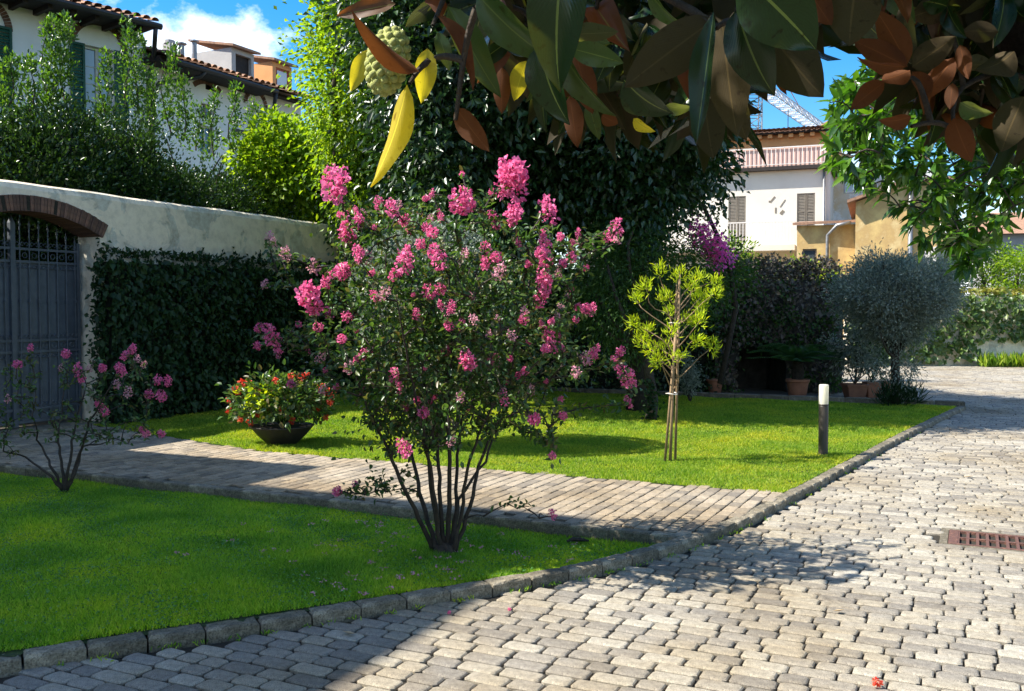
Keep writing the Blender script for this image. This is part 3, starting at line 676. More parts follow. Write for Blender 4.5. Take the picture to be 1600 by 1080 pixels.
def window(parent, x0, x1, z0, z1, y, fm, gm, nx=2, nz=3, fw=.05, name='window'):
    w_ = MB().box(x0, x1, y - .03, y + .03, z0, z0 + fw).box(x0, x1, y - .03, y + .03, z1 - fw, z1)
    for i in range(nx + 1):
        x = x0 + (x1 - x0) * i / nx; f_ = fw if i in (0, nx) else fw * 1.3
        xa = max(x0, x - f_ / 2) if 0 < i < nx else (x0 if i == 0 else x1 - fw); w_.box(xa, xa + (f_ if 0 < i < nx else fw), y - .025, y + .025, z0 + fw, z1 - fw)
    f = w_.build(name, fm, parent)
    for i in range(nx):
        for k in range(nz):
            xa = x0 + (x1 - x0) * i / nx + fw * .9; xb = x0 + (x1 - x0) * (i + 1) / nx - fw * .9; za = z0 + fw + (z1 - z0 - 2 * fw) * k / nz + .012; zb_ = z0 + fw + (z1 - z0 - 2 * fw) * (k + 1) / nz - .012
            MB().box(xa, xb, y - .004, y + .004, za, zb_).build('pane', gm, f)
        MB().box(x0 + (x1 - x0) * i / nx + fw * .8, x0 + (x1 - x0) * (i + 1) / nx - fw * .8, y + .02, y + .03, z0 + fw, z1 - fw).build('muntin', fm, f) if False else None
    for k in range(1, nz):
        z = z0 + fw + (z1 - z0 - 2 * fw) * k / nz; MB().box(x0 + fw, x1 - fw, y - .015, y + .015, z - .01, z + .01).build('glazing_bar', fm, f)
    return f
def shutter(parent, x0, x1, z0, z1, y, m, lab=None):
    s = MB(); e = .05
    s.box(x0, x0 + e, y - .02, y + .02, z0, z1).box(x1 - e, x1, y - .02, y + .02, z0, z1).box(x0 + e, x1 - e, y - .02, y + .02, z0, z0 + e).box(x0 + e, x1 - e, y - .02, y + .02, z1 - e, z1).box(x0 + e, x1 - e, y - .02, y + .02, (z0 + z1) / 2 - e / 2, (z0 + z1) / 2 + e / 2)
    o = s.build('shutter', m, parent)
    sl = MB(); n = max(6, int((z1 - z0) / .07))
    for i in range(n):
        z = z0 + e + (z1 - z0 - 2 * e) * (i + .5) / n; sl.add([(x0 + e, y - .014, z - .03), (x1 - e, y - .014, z - .03), (x1 - e, y + .012, z + .03), (x0 + e, y + .012, z + .03)], [(0, 1, 2, 3)])
    sl.build('slats', m, o, kind='stuff'); return o
def tiles(parent, x0, x1, y0, z0, y1, z1, m, wd=.2, name='roof_tiles'):
    """rows of half-round tiles from the eave (y0,z0) up to the ridge (y1,z1)"""
    mb_ = MB(); n = max(1, int((x1 - x0) / wd)); w_ = (x1 - x0) / n; Ls = math.hypot(y1 - y0, z1 - z0); rows = max(1, int(Ls / .38)); r_ = random.Random(5)
    ey, ez = (y1 - y0) / Ls, (z1 - z0) / Ls
    for i in range(n):
        cx = x0 + (i + .5) * w_
        for k in range(rows):
            a, b_ = k * Ls / rows, (k + 1) * Ls / rows + .05; lift0, lift1 = .03 + r_.uniform(0, .012), .0; ra, rb = w_ * .40, w_ * .30; jx = r_.uniform(-.012, .012)
            vs = []
            for t, rr, lf in ((a, ra, lift0), (b_, rb, lift1)):
                for q in range(6):
                    an = math.pi * q / 5; vs.append((cx + jx + math.cos(an) * rr, y0 + ey * t - ez * (math.sin(an) * rr * .8 + lf), z0 + ez * t + ey * (math.sin(an) * rr * .8 + lf)))
            mb_.add(vs, [(q, q + 1, q + 7, q + 6) for q in range(5)])
    mb_.add([(x0, y0, z0), (x1, y0, z0), (x1, y1, z1), (x0, y1, z1)], [(0, 1, 2, 3)])
    mb_.add([(x0, y0 + .02, z0 - .06), (x1, y0 + .02, z0 - .06), (x1, y1, z1 - .06), (x0, y1, z1 - .06)], [(3, 2, 1, 0)])
    return mb_.build(name, m, parent, kind='stuff')
def arch_ring(parent, cx, cz_, rad, y, n=24, w_=.13, a0=0, a1=math.pi, m=None, single=True):
    """thin brick ring round an arched recess"""
    first = None
    L = (a1 - a0) * rad / n
    for i in range(n):
        a = a0 + (a1 - a0) * (i + .5) / n
        if first is None:
            o = MB().add([(-L / 2 + .003, -.015, 0), (L / 2 - .003, -.015, 0), (L / 2 - .003, .05, 0), (-L / 2 + .003, .05, 0), (-L / 2 * 1.1, -.015, w_), (L / 2 * 1.1, -.015, w_), (L / 2 * 1.1, .05, w_), (-L / 2 * 1.1, .05, w_)],
                         [(0, 3, 2, 1), (4, 5, 6, 7), (0, 1, 5, 4), (1, 2, 6, 5), (2, 3, 7, 6), (3, 0, 4, 7)]).build('brick', m or M['brick'], parent); first = o
        else: o = link('brick', first.data, None, parent)
        o.location = (cx + math.cos(a) * rad, y, cz_ + math.sin(a) * rad); o.rotation_euler = (0, math.pi / 2 - a, 0)
def pipe(parent, pts, r=.05, m=None, name='drainpipe'):
    return MB().tube(pts, r, 8).build(name, m or M['gutter'], parent, smooth=True)
def box_rest(mb_, x0, x1, dep, z0, z1):
    mb_.add([(x0, 0, z0), (x1, 0, z0), (x1, dep, z0), (x0, dep, z0), (x0, 0, z1), (x1, 0, z1), (x1, dep, z1), (x0, dep, z1)], [(1, 2, 6, 5), (2, 3, 7, 6), (3, 0, 4, 7)])

# house 1: tall white house far left
HY = 21.6; o1 = at(226, 200, HY); F1 = Fr(o1, (1269, 1500))
h1 = empty('white_house', F1.w(0, 0, 0), F1.a, 'tall white house far left with green shutters and brick arched window under a dark eave', 'house')
ze = F1.xz(246, 43, -.84)[1]; xe1 = F1.xz(250, 40, -.84)[0]; x_a0, _ = F1.xz(108, 90); x_a1, _ = F1.xz(190, 90); zt = F1.xz(150, 73)[1]; zbw = F1.xz(150, 145)[1] - .6
wx0, wx1 = F1.xz(132, 100)[0], F1.xz(177, 100)[0]
lx1 = F1.xz(-8, 100)[0]; dx_ = wx1 - wx0
mb = MB(); holes = [(wx0, wx1, zbw, zt), (wx0 - (wx1 - lx1) , lx1, zbw, zt)]
lw1 = lx1; lw0 = lx1 - dx_; holes[1] = (lw0, lw1, zbw, zt)
holes.append((wx0, wx1, zbw - 3.6, zbw - 1.6)); holes.append((lw0, lw1, zbw - 3.6, zbw - 1.6))
holed(mb, -12, 0, -.1, ze, holes); box_rest(mb, -12, 0, 9, -.1, ze)
mb.build('wall', M['white'], h1)
for (a, b_, c, d) in holes: window(h1, a + .01, b_ - .01, c + .01, d - .01, .12, M['frame'], M['curtain'], 2, 4)
sw = dx_ * .5
for a, b_, c, d in holes[:2]:
    shutter(h1, a - sw, a - .01, c, d, -.035, M['shut_g']); shutter(h1, b_ + .01, b_ + sw, c, d, -.035, M['shut_g'])
    arch_ring(h1, (a + b_) / 2, F1.xz(150, 78)[1], (x_a1 - x_a0) / 2 - .05, 0, 30, .14)
# eave, rafters, tiles, gutter, pipe
MB().box(-12.2, xe1 - .04, -.75, 0, ze + .0, ze + .07).build('eave_board', M['eave'], h1)
rf = MB()
for i in range(25): rf.box(-12 + i * .48, -11.91 + i * .48, -.7, 0, ze - .10, ze - .002)
rf.build('rafters', M['eave'], h1, kind='stuff')
tiles(h1, -12.2, xe1, -.85, ze + .10, 4.5, ze + 1.75, M['tile'], .21)
tiles(h1, -12.2, xe1, 9.8, ze + .10, 4.5, ze + 1.75, M['tile'], .21, 'rear_roof_tiles')
MB().add([(0, 0, ze), (0, 9, ze), (0, 4.5, ze + 1.7)], [(0, 1, 2)]).build('gable', M['white'], h1)
MB().tube([(-12.2, -.84, ze + .03), (xe1 + .03, -.84, ze + .03)], .07, 8).build('gutter', M['gutter'], h1)
pipe(h1, [(xe1 - .1, -.84, ze), (xe1 - .1, -.8, ze - .25), (.12, -.2, ze - .62), (.05, -.1, ze - .9), (.05, -.1, 3)], .05)

# house 2: lower long white house
o2 = at(226, 200, HY + .05); F2 = Fr(o2, (760, 1500))
X2 = F2.xz(400, 150)[0]; ze2 = F2.xz(300, 106, -.7)[1]
h2 = empty('white_house', F2.w(0, 0, 0), F2.a, 'lower long white house with small attic openings vents and dormers behind the clipped trees', 'house')
def hole2(px0, px1, py0, py1):
    x0 = F2.xz(px0, (py0 + py1) / 2)[0]; x1 = F2.xz(px1, (py0 + py1) / 2)[0]; pm = (px0 + px1) / 2
    return (x0, x1, F2.xz(pm, py1)[1], F2.xz(pm, py0)[1])
X3 = F2.xz(470, 150)[0]
hA = hole2(321, 339, 124, 142); hB = hole2(314, 334, 163, 186); hC = hole2(386, 413, 172, 215); hD = hole2(312, 334, 197, 240)
mb = MB(); holed(mb, 0, X3, -.1, ze2 + .25, [hA, hB, hC, hD]); box_rest(mb, 0, X3, 8, -.1, ze2 + .25)
mb.build('wall', M['white'], h2)
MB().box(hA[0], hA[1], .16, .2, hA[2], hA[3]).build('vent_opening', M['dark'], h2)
window(h2, *hB, .1, M['shut_b'], M['glass'], 2, 2, .04); window(h2, *hD, .1, M['frame'], M['glass'], 2, 2, .04)
MB().box(hC[0], hC[1], .1, .14, hC[2], hC[3]).build('arched_recess', M['white'], h2)
arch_ring(h2, (hB[0] + hB[1]) / 2, hB[3] - .15, .62, 0, 9, .12, R(50), R(130))
arch_ring(h2, (hC[0] + hC[1]) / 2, hC[3] + .1, (hC[1] - hC[0]) / 2, 0, 12, .12)
MB().box(-.1, X2, -.6, 0, ze2, ze2 + .10).build('eave_board', M['eave'], h2)
MB().box(X2 + .05, X3, -.25, 0, ze2 + .1, ze2 + .16).build('eave_board', M['eave'], h2)
tiles(h2, -.1, X3, -.72, ze2 + .12, 4.2, ze2 + 1.5, M['tile'], .2)
tiles(h2, -.1, X3, 9, ze2 + .12, 4.2, ze2 + 1.5, M['tile'], .2, 'rear_roof_tiles')
MB().tube([(.02, -.7, ze2 + .04), (X2, -.7, ze2 + .04)], .065, 8).build('gutter', M['gutter'], h2)
pipe(h2, [(1.15, -.7, ze2), (1.1, -.6, ze2 - .12), (.3, -.14, ze2 - .38), (.12, -.12, ze2 - .6), (.12, -.12, 3)], .05)
pipe(h2, [(X2 - .05, -.7, ze2), (X2, -.6, ze2 - .3), (X2 + .9, -.12, ze2 - .8), (X2 + .9, -.12, 3)], .05)
MB().box(X2 - .9, X2 + .9, -.1, -.02, ze2 - 1.05, ze2 - .97).build('ledge', M['gutter'], h2)
def roofz(y): return ze2 + .12 + (y + .72) * 1.38 / 4.92
def dormer(px0, px1, pytop, pybot, wm, depth, y=.6, glass=True):
    x0 = F2.xz(px0, pybot, y)[0]; x1 = F2.xz(px1, pybot, y)[0]; zt_ = F2.xz((px0 + px1) / 2, pytop, y)[1]; zb_ = roofz(y) - .1
    d = MB(); ww_ = x1 - x0
    hh = (x0 + ww_ * .18, x1 - ww_ * .12, roofz(y) + .08, zt_ - .12)
    holed(d, x0, x1, zb_, zt_, [hh], .1, y)
    d.add([(x0, y, zb_), (x0, y + depth, zb_), (x0, y + depth, zt_), (x0, y, zt_)], [(0, 3, 2, 1)]).add([(x1, y, zb_), (x1, y + depth, zb_), (x1, y + depth, zt_), (x1, y, zt_)], [(0, 1, 2, 3)])
    o = d.build('dormer', wm, h2)
    if glass: MB().box(hh[0], hh[1], y + .05, y + .09, hh[2], hh[3]).build('dormer_frame', M['redframe'], o); MB().box(hh[0] + .08, hh[1] - .08, y + .03, y + .045, hh[2] + .07, hh[3] - .07).build('pane', M['curtain'], o)
    else: MB().box(hh[0], hh[1], y + .1, y + .16, hh[2], hh[3]).build('dormer_opening', M['eave'], o)
    xm = (x0 + x1) / 2
    MB().add([(x0 - .1, y - .15, zt_), (x1 + .1, y - .15, zt_), (x1 + .1, y + depth, zt_ + .3), (x0 - .1, y + depth, zt_ + .3), (x0 - .1, y - .15, zt_ + .06), (x1 + .1, y - .15, zt_ + .06), (x1 + .1, y + depth, zt_ + .36), (x0 - .1, y + depth, zt_ + .36)],
             [(0, 1, 5, 4), (4, 5, 6, 7), (3, 2, 1, 0), (0, 4, 7, 3), (1, 2, 6, 5)]).build('dormer_roof', M['tile'], o)
dormer(362, 397, 80, 118, M['greyw'], 1.4, glass=False)
dormer(426, 456, 101, 138, M['orange'], 1.3)
for px_, py_, r_, cap in ((284, 66, .07, 1), (304, 62, .06, 1)):
    x = F2.xz(px_, 85, .8)[0]; z = F2.xz(px_, py_, .8)[1]
    MB().lathe([(r_, roofz(.8) - .1 - z), (r_, -.1), (r_, -.08), (r_ * 1.8, -.06), (r_ * 1.8, -.03), (r_ * .5, 0)], 12, (x, .8, z)).build('flue', M['metal'], h2)
x = F2.xz(266, 80, .8)[0]; z = F2.xz(266, 61, .8)[1]
ch = MB().box(x - .11, x + .11, .7, .95, roofz(.8) - .1, z - .12); ch.lathe([(.14, -.12), (.13, -.04), (.02, 0)], 10, (x, .82, z)); ch.build('chimney', M['greyw'], h2)

# the villa whose shade lies on the near lawn (it stands left of the picture)
VC = Vector((.62, 7.03, 0)) - SH * (8.515 / math.tan(SUN_EL)); FV = Fr(VC, WD)
vil = empty('villa', VC, FV.a, 'two storey villa standing left of the near lawn and casting its shade', 'house')
vb = MB(); vb.box(-14, -.45, .45, 10, -.1, 8.6); vb.build('wall', M['villa'], vil)
C2 = Vector((-1.88, 9.39, 0)) - SH * (5.115 / math.tan(SUN_EL)); c2x, c2y = (C2 - VC).dot(FV.d), (C2 - VC).dot(FV.n)
vb = MB(); vb.box(-6, c2x - .25, c2y + .25, 9, -.1, 5.0); vb.build('wing_wall', M['villa'], vil)
vb = MB(); vb.box(-6.2, c2x, c2y, 9.2, 5.0, 5.2); vb.build('wing_roof', M['tile'], vil)
vb = MB(); vb.add([(-14.5, 0, 8.6), (0, 0, 8.6), (0, 10.4, 8.6), (-14.5, 10.4, 8.6), (-11, 3.4, 10.0), (-3.5, 3.4, 10.0)], [(0, 3, 2, 1), (0, 1, 5, 4), (1, 2, 5), (2, 3, 4, 5), (3, 0, 4)]); vb.build('roof', M['tile'], vil)

# ------------------------------------------------------------------ buildings on the right
F3 = Fr(at(1100, 400, 45), (1, -.38))
def xz3(px, py, y=0): return F3.xz(px, py, y)
pb_ = empty('town_house', F3.w(0, 0, 0), F3.a, 'cream town house with orange top floor, pink railings and shuttered doors beyond the garden', 'house')
zf = xz3(1200, 268)[1]; zE = xz3(1200, 212)[1]; zB = xz3(1180, 386)[1]; xR = xz3(1296, 300)[0]; xL = -6
D1 = (*[xz3(p, 350)[0] for p in (1138, 1165)], zB + .02, xz3(1150, 307)[1]); D2 = (*[xz3(p, 350)[0] for p in (1245, 1273)], zB + .7, xz3(1260, 302)[1])
D0 = (D1[0] - 5.2, D1[1] - 5.2, zB + .02, D1[3])
mb = MB(); holed(mb, xL, xR, -.1, zf, [D0, D1, D2]); box_rest(mb, xL, xR, 9, -.1, zf); mb.build('wall', M['cream'], pb_)
for a, b_, c, d in (D0, D1, D2):
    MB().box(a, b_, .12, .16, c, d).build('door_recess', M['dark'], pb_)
    m_ = (a + b_) / 2; shutter(pb_, a + .01, m_ - .01, c, d - .01, .04, M['shut_b']); shutter(pb_, m_ + .01, b_ - .01, c, d - .01, .04, M['shut_b'])
MB().box(xL - .1, xR + .3, -.35, 3, zf, zf + .16).build('terrace_slab', M['eave'], pb_)
mb = MB(); dd = (*[xz3(p, 240)[0] for p in (1199, 1224)], zf + .2, xz3(1210, 227)[1])
ddy = 2.2; dd = (*[xz3(p, 240, ddy)[0] for p in (1199, 1224)], zf + .2, xz3(1210, 229, ddy)[1]); zE2 = xz3(1200, 210, ddy)[1]
holed(mb, xL, xR + .2, zf + .16, zE2, [dd], .15, ddy); mb.add([(xR + .2, ddy, zf + .16), (xR + .2, 9, zf + .16), (xR + .2, 9, zE2), (xR + .2, ddy, zE2)], [(0, 1, 2, 3)])
mb.build('top_floor', M['orange'], pb_)
MB().box(dd[0], dd[1], ddy + .08, ddy + .12, dd[2], dd[3]).build('top_door', M['shut_b'], pb_)
co = MB()
for i in range(40): co.box(xL + i * .48, xL + i * .48 + .2, ddy - .3, ddy - .005, zE2 - .24, zE2 - .06)
co.build('corbels', M['orange'], pb_, kind='stuff')
tiles(pb_, xL, xR + .5, ddy - .45, zE2, ddy + 4, zE2 + .9, M['tile'], .24)
rfz = MB().box(xL, xR + .4, ddy - .4, ddy, zE2 - .07, zE2 - .01).build('eave_board', M['eave'], pb_)
def railing(parent, x0, x1, y, z0, z1, sp=.13, m=None, name='railing'):
    r_ = MB().box(x0, x1, y - .02, y + .02, z1 - .05, z1).box(x0, x1, y - .015, y + .015, z0 + .08, z0 + .11)
    r0 = r_.build(name, m or M['rail'], parent)
    q = MB(); n = int((x1 - x0) / sp)
    for i in range(n + 1):
        x = x0 + (x1 - x0) * i / n; q.box(x - .016, x + .016, y - .012, y + .012, z0 + .11, z1 - .05)
    q.build('balusters', m or M['rail'], r0, kind='stuff'); return r0
railing(pb_, xL, xR, -.28, zf + .16, xz3(1240, 230)[1], .19)
MB().box(xL, xR, -.22, -.17, zf + .16, xz3(1240, 231)[1]).build('terrace_screen', M['pink'], pb_)
xBr = xz3(1245, 380)[0]
MB().box(xL - .2, xBr, -1.2, 0, zB - .25, zB).build('balcony', M['cream'], pb_)
railing(pb_, xL - .2, xBr, -1.15, zB, zB + 1.05, .14)
MB().box(xL, xBr - .01, .3, .4, 0, zB - .26).build('ground_floor', M['yellow'], pb_)
pipe(pb_, [(xz3(1292, 300)[0] - .12, -.1, .2), (xz3(1292, 300)[0] - .12, -.1, zf)], .06, M['metal'])
# dark spots of repair on its wall
for (px_, py_, w_, h_, a_) in ((1207, 312, .12, .42, .7), (1223, 318, .08, .5, .6), (1212, 329, .12, .32, 0), (1222, 332, .22, .26, .7), (1202, 315, .09, .09, 0)):
    x, z = xz3(px_, py_); w_ *= .6; h_ *= .8; o = MB().box(-w_ / 2, w_ / 2, -.012, 0, -h_ / 2, h_ / 2).build('plaster_scar', M['shut_b'], pb_); o.location = (x, -.002, z); o.rotation_euler = (0, a_, 0)

# yellow building in two blocks, nearer
F4 = Fr(at(1245, 400, 38), (1, -.36))
yb = empty('yellow_outbuilding', F4.w(0, 0, 0), F4.a, 'low ochre plastered outbuilding with small dark window and grey downpipe', 'building')
X1 = F4.xz(1337, 380)[0]; Zy = F4.xz(1280, 352)[1]; hy = (*[F4.xz(p, 400)[0] for p in (1254, 1276)], F4.xz(1262, 412)[1], F4.xz(1262, 389)[1])
mb = MB(); holed(mb, 0, X1, -.1, Zy, [hy]); box_rest(mb, 0, X1, 5, -.1, Zy); mb.build('wall', M['yellow'], yb)
window(yb, *hy, .1, M['shut_b'], M['glass'], 1, 1, .06)
MB().add([(-.15, -.3, Zy), (X1, -.3, Zy + .05), (X1, 5, Zy + .5), (-.15, 5, Zy + .5), (-.15, -.3, Zy + .1), (X1, -.3, Zy + .15), (X1, 5, Zy + .6), (-.15, 5, Zy + .6)], [(0, 1, 5, 4), (4, 5, 6, 7), (3, 2, 1, 0), (0, 4, 7, 3), (1, 2, 6, 5)]).build('roof', M['tile'], yb)
xp = F4.xz(1293, 390)[0]; pipe(yb, [(X1 - .2, -.32, Zy + .05), (xp + .35, -.3, Zy - .05), (xp, -.12, Zy - .4), (xp, -.12, 0)], .07, M['metal'])
F5 = Fr(at(1336, 400, 36.5), (1, -.38))
yt = empty('yellow_barn', F5.w(0, 0, 0), F5.a, 'taller ochre barn with sloping tiled roof and grey downpipe beyond the olive bush', 'building')
z0_, z1_ = F5.xz(1336, 316)[1], F5.xz(1420, 285)[1]; xm = F5.xz(1420, 300)[0]; xr_ = F5.xz(1478, 300)[0]
mb = MB(); mb.add([(0, 0, -.1), (xr_, 0, -.1), (xr_, 0, z1_), (xm, 0, z1_), (0, 0, z0_), (0, 7, -.1), (0, 7, z0_), (xr_, 7, -.1), (xr_, 7, z1_), (xm, 7, z1_)], [(0, 1, 2, 3, 4), (0, 4, 6, 5), (1, 7, 8, 2)]); mb.build('wall', M['yellow'], yt)
MB().add([(-.3, -.35, z0_ - .05), (xm, -.35, z1_ + .02), (xm, 7, z1_ + .02), (-.3, 7, z0_ - .05), (-.3, -.35, z0_ + .06), (xm, -.35, z1_ + .14), (xm, 7, z1_ + .14), (-.3, 7, z0_ + .06)], [(0, 1, 5, 4), (4, 5, 6, 7), (3, 2, 1, 0), (0, 4, 7, 3)]).build('roof', M['tile'], yt)
MB().box(xm, xr_ + .3, -.35, 7, z1_ + .01, z1_ + .12).build('ridge_slab', M['tile'], yt)
xp = F5.xz(1422, 390)[0]; pipe(yt, [(xp, -.1, 0), (xp, -.1, z1_)], .09, M['metal'])
# grey-white building with lean-to behind
F6 = Fr(at(1296, 300, 47), (1, -.3))
wb = empty('white_annex', F6.w(0, 0, 0), F6.a, 'patchy white annex with a balcony screen behind the ochre barn', 'building')
za6 = F6.xz(1340, 268)[1]; xw = F6.xz(1460, 300)[0]
mb = MB(); hw6 = (F6.xz(1318, 300)[0], F6.xz(1352, 300)[0], F6.xz(1330, 302)[1], F6.xz(1330, 283)[1]); holed(mb, 0, xw, -.1, za6, [hw6]); box_rest(mb, 0, xw, 8, -.1, za6); mb.build('wall', plaster('patchy_white', (.72, .71, .68), (.55, .45, .30), (.6, .55, .45), .5), wb)
window(wb, *hw6, .1, M['metal'], M['curtain'], 2, 1, .06)
railing(wb, F6.xz(1358, 300)[0], xw, -.4, F6.xz(1380, 312)[1], F6.xz(1380, 285)[1], .3)
F7 = Fr(at(1462, 420, 33.5), (1, -.2))
gs = empty('grey_shed', F7.w(0, 0, 0), F7.a, 'grey corrugated shed side between the barn and the garden trees', 'shed')
xs7 = F7.xz(1497, 420)[0]; zs7 = F7.xz(1480, 385)[1]
MB().box(0, xs7, 0, 4, -.1, zs7).build('wall', M['greyw'], gs)
for i in range(8):
    o = MB().box(-.05, .05, -.05, -.002, 0, zs7).build('sheet_rib', M['metal'], gs) if i == 0 else link('sheet_rib', o.data, None, gs)
    o.location = (.08 + i * (xs7 - .16) / 7, 0, 0)
F8 = Fr(at(1550, 400, 55), (1, -.3))
gh = empty('grey_house', F8.w(0, 0, 0), F8.a, 'distant grey rendered house at the right edge behind the trees', 'house')
z8 = F8.xz(1575, 366)[1]
MB().box(0, 9, 0, 8, -.1, z8).build('wall', M['greyw'], gh)
MB().add([(-.4, -.5, z8), (9.4, -.5, z8), (9.4, 4, z8 + 1.6), (-.4, 4, z8 + 1.6), (9.4, 8.5, z8), (-.4, 8.5, z8)], [(0, 1, 2, 3), (3, 2, 4, 5), (0, 3, 5), (1, 4, 2)]).build('roof', M['tile'], gh)
chx = F3.xz(1306, 205, 6)
pch = empty('brick_chimney', F3.w(chx[0], 6, 0), 0, 'brick chimney rising at the right end of the orange top floor', 'chimney')
MB().box(-.5, .5, -.4, .4, zE2, chx[1] + .3).build('stack', M['brick'], pch); MB().box(-.6, .6, -.5, .5, chx[1] + .3, chx[1] + .42).build('cap', M['tile'], pch)

# tower crane
cr = empty('tower_crane', at(1174, 485, 82).to_3d() * 1, 0, 'tower crane with lattice mast and long white and orange jib above the roofs', 'crane')
cr.location.z = 0; cx_, cy_ = cr.location.x, 82
zt_ = at(1174, 135, 82).z
def lattice(mb_, p0, p1, w_, n, r=.06, tri=False):
    p0, p1 = Vector(p0), Vector(p1); d = (p1 - p0).normalized(); a = d.cross(Vector((0, 0, 1)) if abs(d.z) < .9 else Vector((0, 1, 0))).normalized(); b2 = d.cross(a)
    cs = [a * w_ / 2 + b2 * w_ / 2, a * w_ / 2 - b2 * w_ / 2, -a * w_ / 2 - b2 * w_ / 2, -a * w_ / 2 + b2 * w_ / 2] if not tri else [a * w_ / 2, -a * w_ / 2, (b2 if b2.z > 0 else -b2) * w_ * .9]
    for c in cs: mb_.tube([p0 + c, p1 + c], r * 1.5, 4)
    for i in range(n):
        q0, q1 = p0.lerp(p1, i / n), p0.lerp(p1, (i + 1) / n)
        for k in range(len(cs)):
            c0, c1 = cs[k], cs[(k + 1) % len(cs)]
            mb_.tube([q0 + (c0 if i % 2 else c1), q1 + (c1 if i % 2 else c0)], r, 3); mb_.tube([q0 + c0, q0 + c1], r, 3)
mm = MB(); lattice(mm, (0, 0, 0), (0, 0, zt_), 1.2, 24, .04); mm.build('mast', M['metal'], cr)
je = at(1290, 204, 105) - cr.location; je.z = zt_
mm = MB(); lattice(mm, Vector((0, 0, zt_)) + Vector((je.x, je.y, 0)) * .06, je, 1.3, 26, .035, True); mm.build('jib', M['cranew'], cr)
mm = MB(); back = Vector((-je.x, -je.y, 0)) * .35; lattice(mm, (0, 0, zt_), Vector((back.x, back.y, zt_)), 1.3, 8, .07, True); mm.box(back.x - 1, back.x + 1, back.y - 1, back.y + 1, zt_ - 2, zt_); mm.build('counter_jib', M['craneo'], cr)
mm = MB(); lattice(mm, (0, 0, zt_), (0, 0, zt_ + 5), .9, 5, .06); mm.tube([(0, 0, zt_ + 5), (je.x * .6, je.y * .6, zt_ + .9)], .04, 4); mm.build('tower_head', M['craneo'], cr)
hkx = Vector((je.x * .42, je.y * .42, zt_)); mm = MB(); mm.tube([hkx, hkx - Vector((0, 0, 3.2))], .04, 4); mm.box(hkx.x - .25, hkx.x + .25, hkx.y - .2, hkx.y + .2, zt_ - 4.0, zt_ - 3.2); mm.build('hook', M['gutter'], cr)

# ------------------------------------------------------------------ trees behind the wall
def wpt(px, py, y):
    x, z = FW.xz(px, py, y); return FW.w(x, y, z)
def tree_obj(name, loc, label, cat, group=None): return empty(name, (loc[0], loc[1], 0), 0, label, cat, group)
def local(o, P): return np.asarray(P) - np.array(o.location)
def trunk(o, p0, p1, r0, r1, m, name='trunk'):
    pts, rs = limb(local(o, p0), local(o, p1), r0, r1, 7, .04); return MB().tube(pts, rs, 9).build(name, m, o, smooth=True)
def branches(o, p, ends, r, m):
    b_ = MB()
    for e in ends:
        pts, rs = limb(local(o, p), local(o, e), r, r * .25, 5, .08); b_.tube(pts, rs, 6, False)
    return b_.build('branches', m, o, smooth=True)
spires = [(-60, 90, 140), (-230, 60, 130), (-420, 30, 110), (-640, 20, 80), (13, 91, 135), (44, 94, 150), (80, 34, 130), (101, 30, 130), (165, 81, 150), (200, 37, 140), (217, 57, 150), (238, 115, 170), (268, 78, 180), (287, 125, 190), (306, 169, 205), (334, 148, 215), (366, 135, 210), (395, 165, 225)]
labs = ['laurel tree at the far left edge behind the garden wall', 'laurel with two short leading shoots before the green shutter', 'tall twin spired laurel between the green shutter and the brick arched window',
        'laurel with shoots crossing the arched window of the white house', 'laurel with slim shoots in front of the gutter pipe', 'laurel below the attic opening of the long white house', 'low laurel with thin top shoots at the right end of the laurel row', 'laurel added outside the left edge behind the gate to shade the path', 'second laurel added outside the left edge to shade the path', 'third laurel added outside the left edge to shade the path']
groups = [(-110, [0]), (20, [4, 5]), (90, [6, 7]), (180, [8, 9, 10]), (250, [11, 12, 13]), (320, [14, 15]), (378, [16, 17]), (-250, [1]), (-420, [2]), (-640, [3])]  # last three laurels are out of view, added to shade the path
for gi, (pxc, sp_ids) in enumerate(groups):
    c = wpt(pxc, 200, 1.7); o = tree_obj('laurel_tree', c, labs[gi], 'tree', 'laurel trees in a row behind the garden wall')
    top_b = np.mean([spires[i][2] for i in sp_ids]); ztb = wpt(pxc, top_b, 1.7).z
    dpx = c.y / F; rx = 62 * dpx; zc = ztb - (2.3 if gi > 3 else 2.0)
    trunk(o, (c.x, c.y, 0), (c.x, c.y, zc), .09, .04, M['bark'])
    branches(o, (c.x, c.y, zc - 1.0), [(c.x + random.uniform(-.5, .5), c.y + random.uniform(-.4, .4), ztb - random.uniform(.4, 1.0)) for _ in range(6)], .04, M['bark'])
    ex = []
    for i in sp_ids:
        p0 = wpt(spires[i][0], spires[i][1], 1.7); p1 = wpt(spires[i][0], spires[i][2] + 30, 1.7); n_ = int((p0.z - p1.z) / .055)
        ex += [np.array(p0.lerp(p1, t)) + rng.normal(size=3) * (.02 + .05 * t) for t in np.linspace(0, 1, n_)]
        branches(o, tuple(p1), [tuple(p0)], .015, M['bark'])
    ex = local(o, np.array(ex))
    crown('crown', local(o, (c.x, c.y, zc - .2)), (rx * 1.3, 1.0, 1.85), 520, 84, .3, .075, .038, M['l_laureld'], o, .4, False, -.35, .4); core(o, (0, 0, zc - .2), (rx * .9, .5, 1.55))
    P, A, N = clumps_to_leaves(ex, 20 if gi > 2 else 30, .10, local(o, (c.x, c.y, zc)), -.6, .3); leaf_cloud('leading_shoots', P, A, N, .075 * (.7 + .5 * rng.random(len(P))), .038, M['l_laurel'], o)
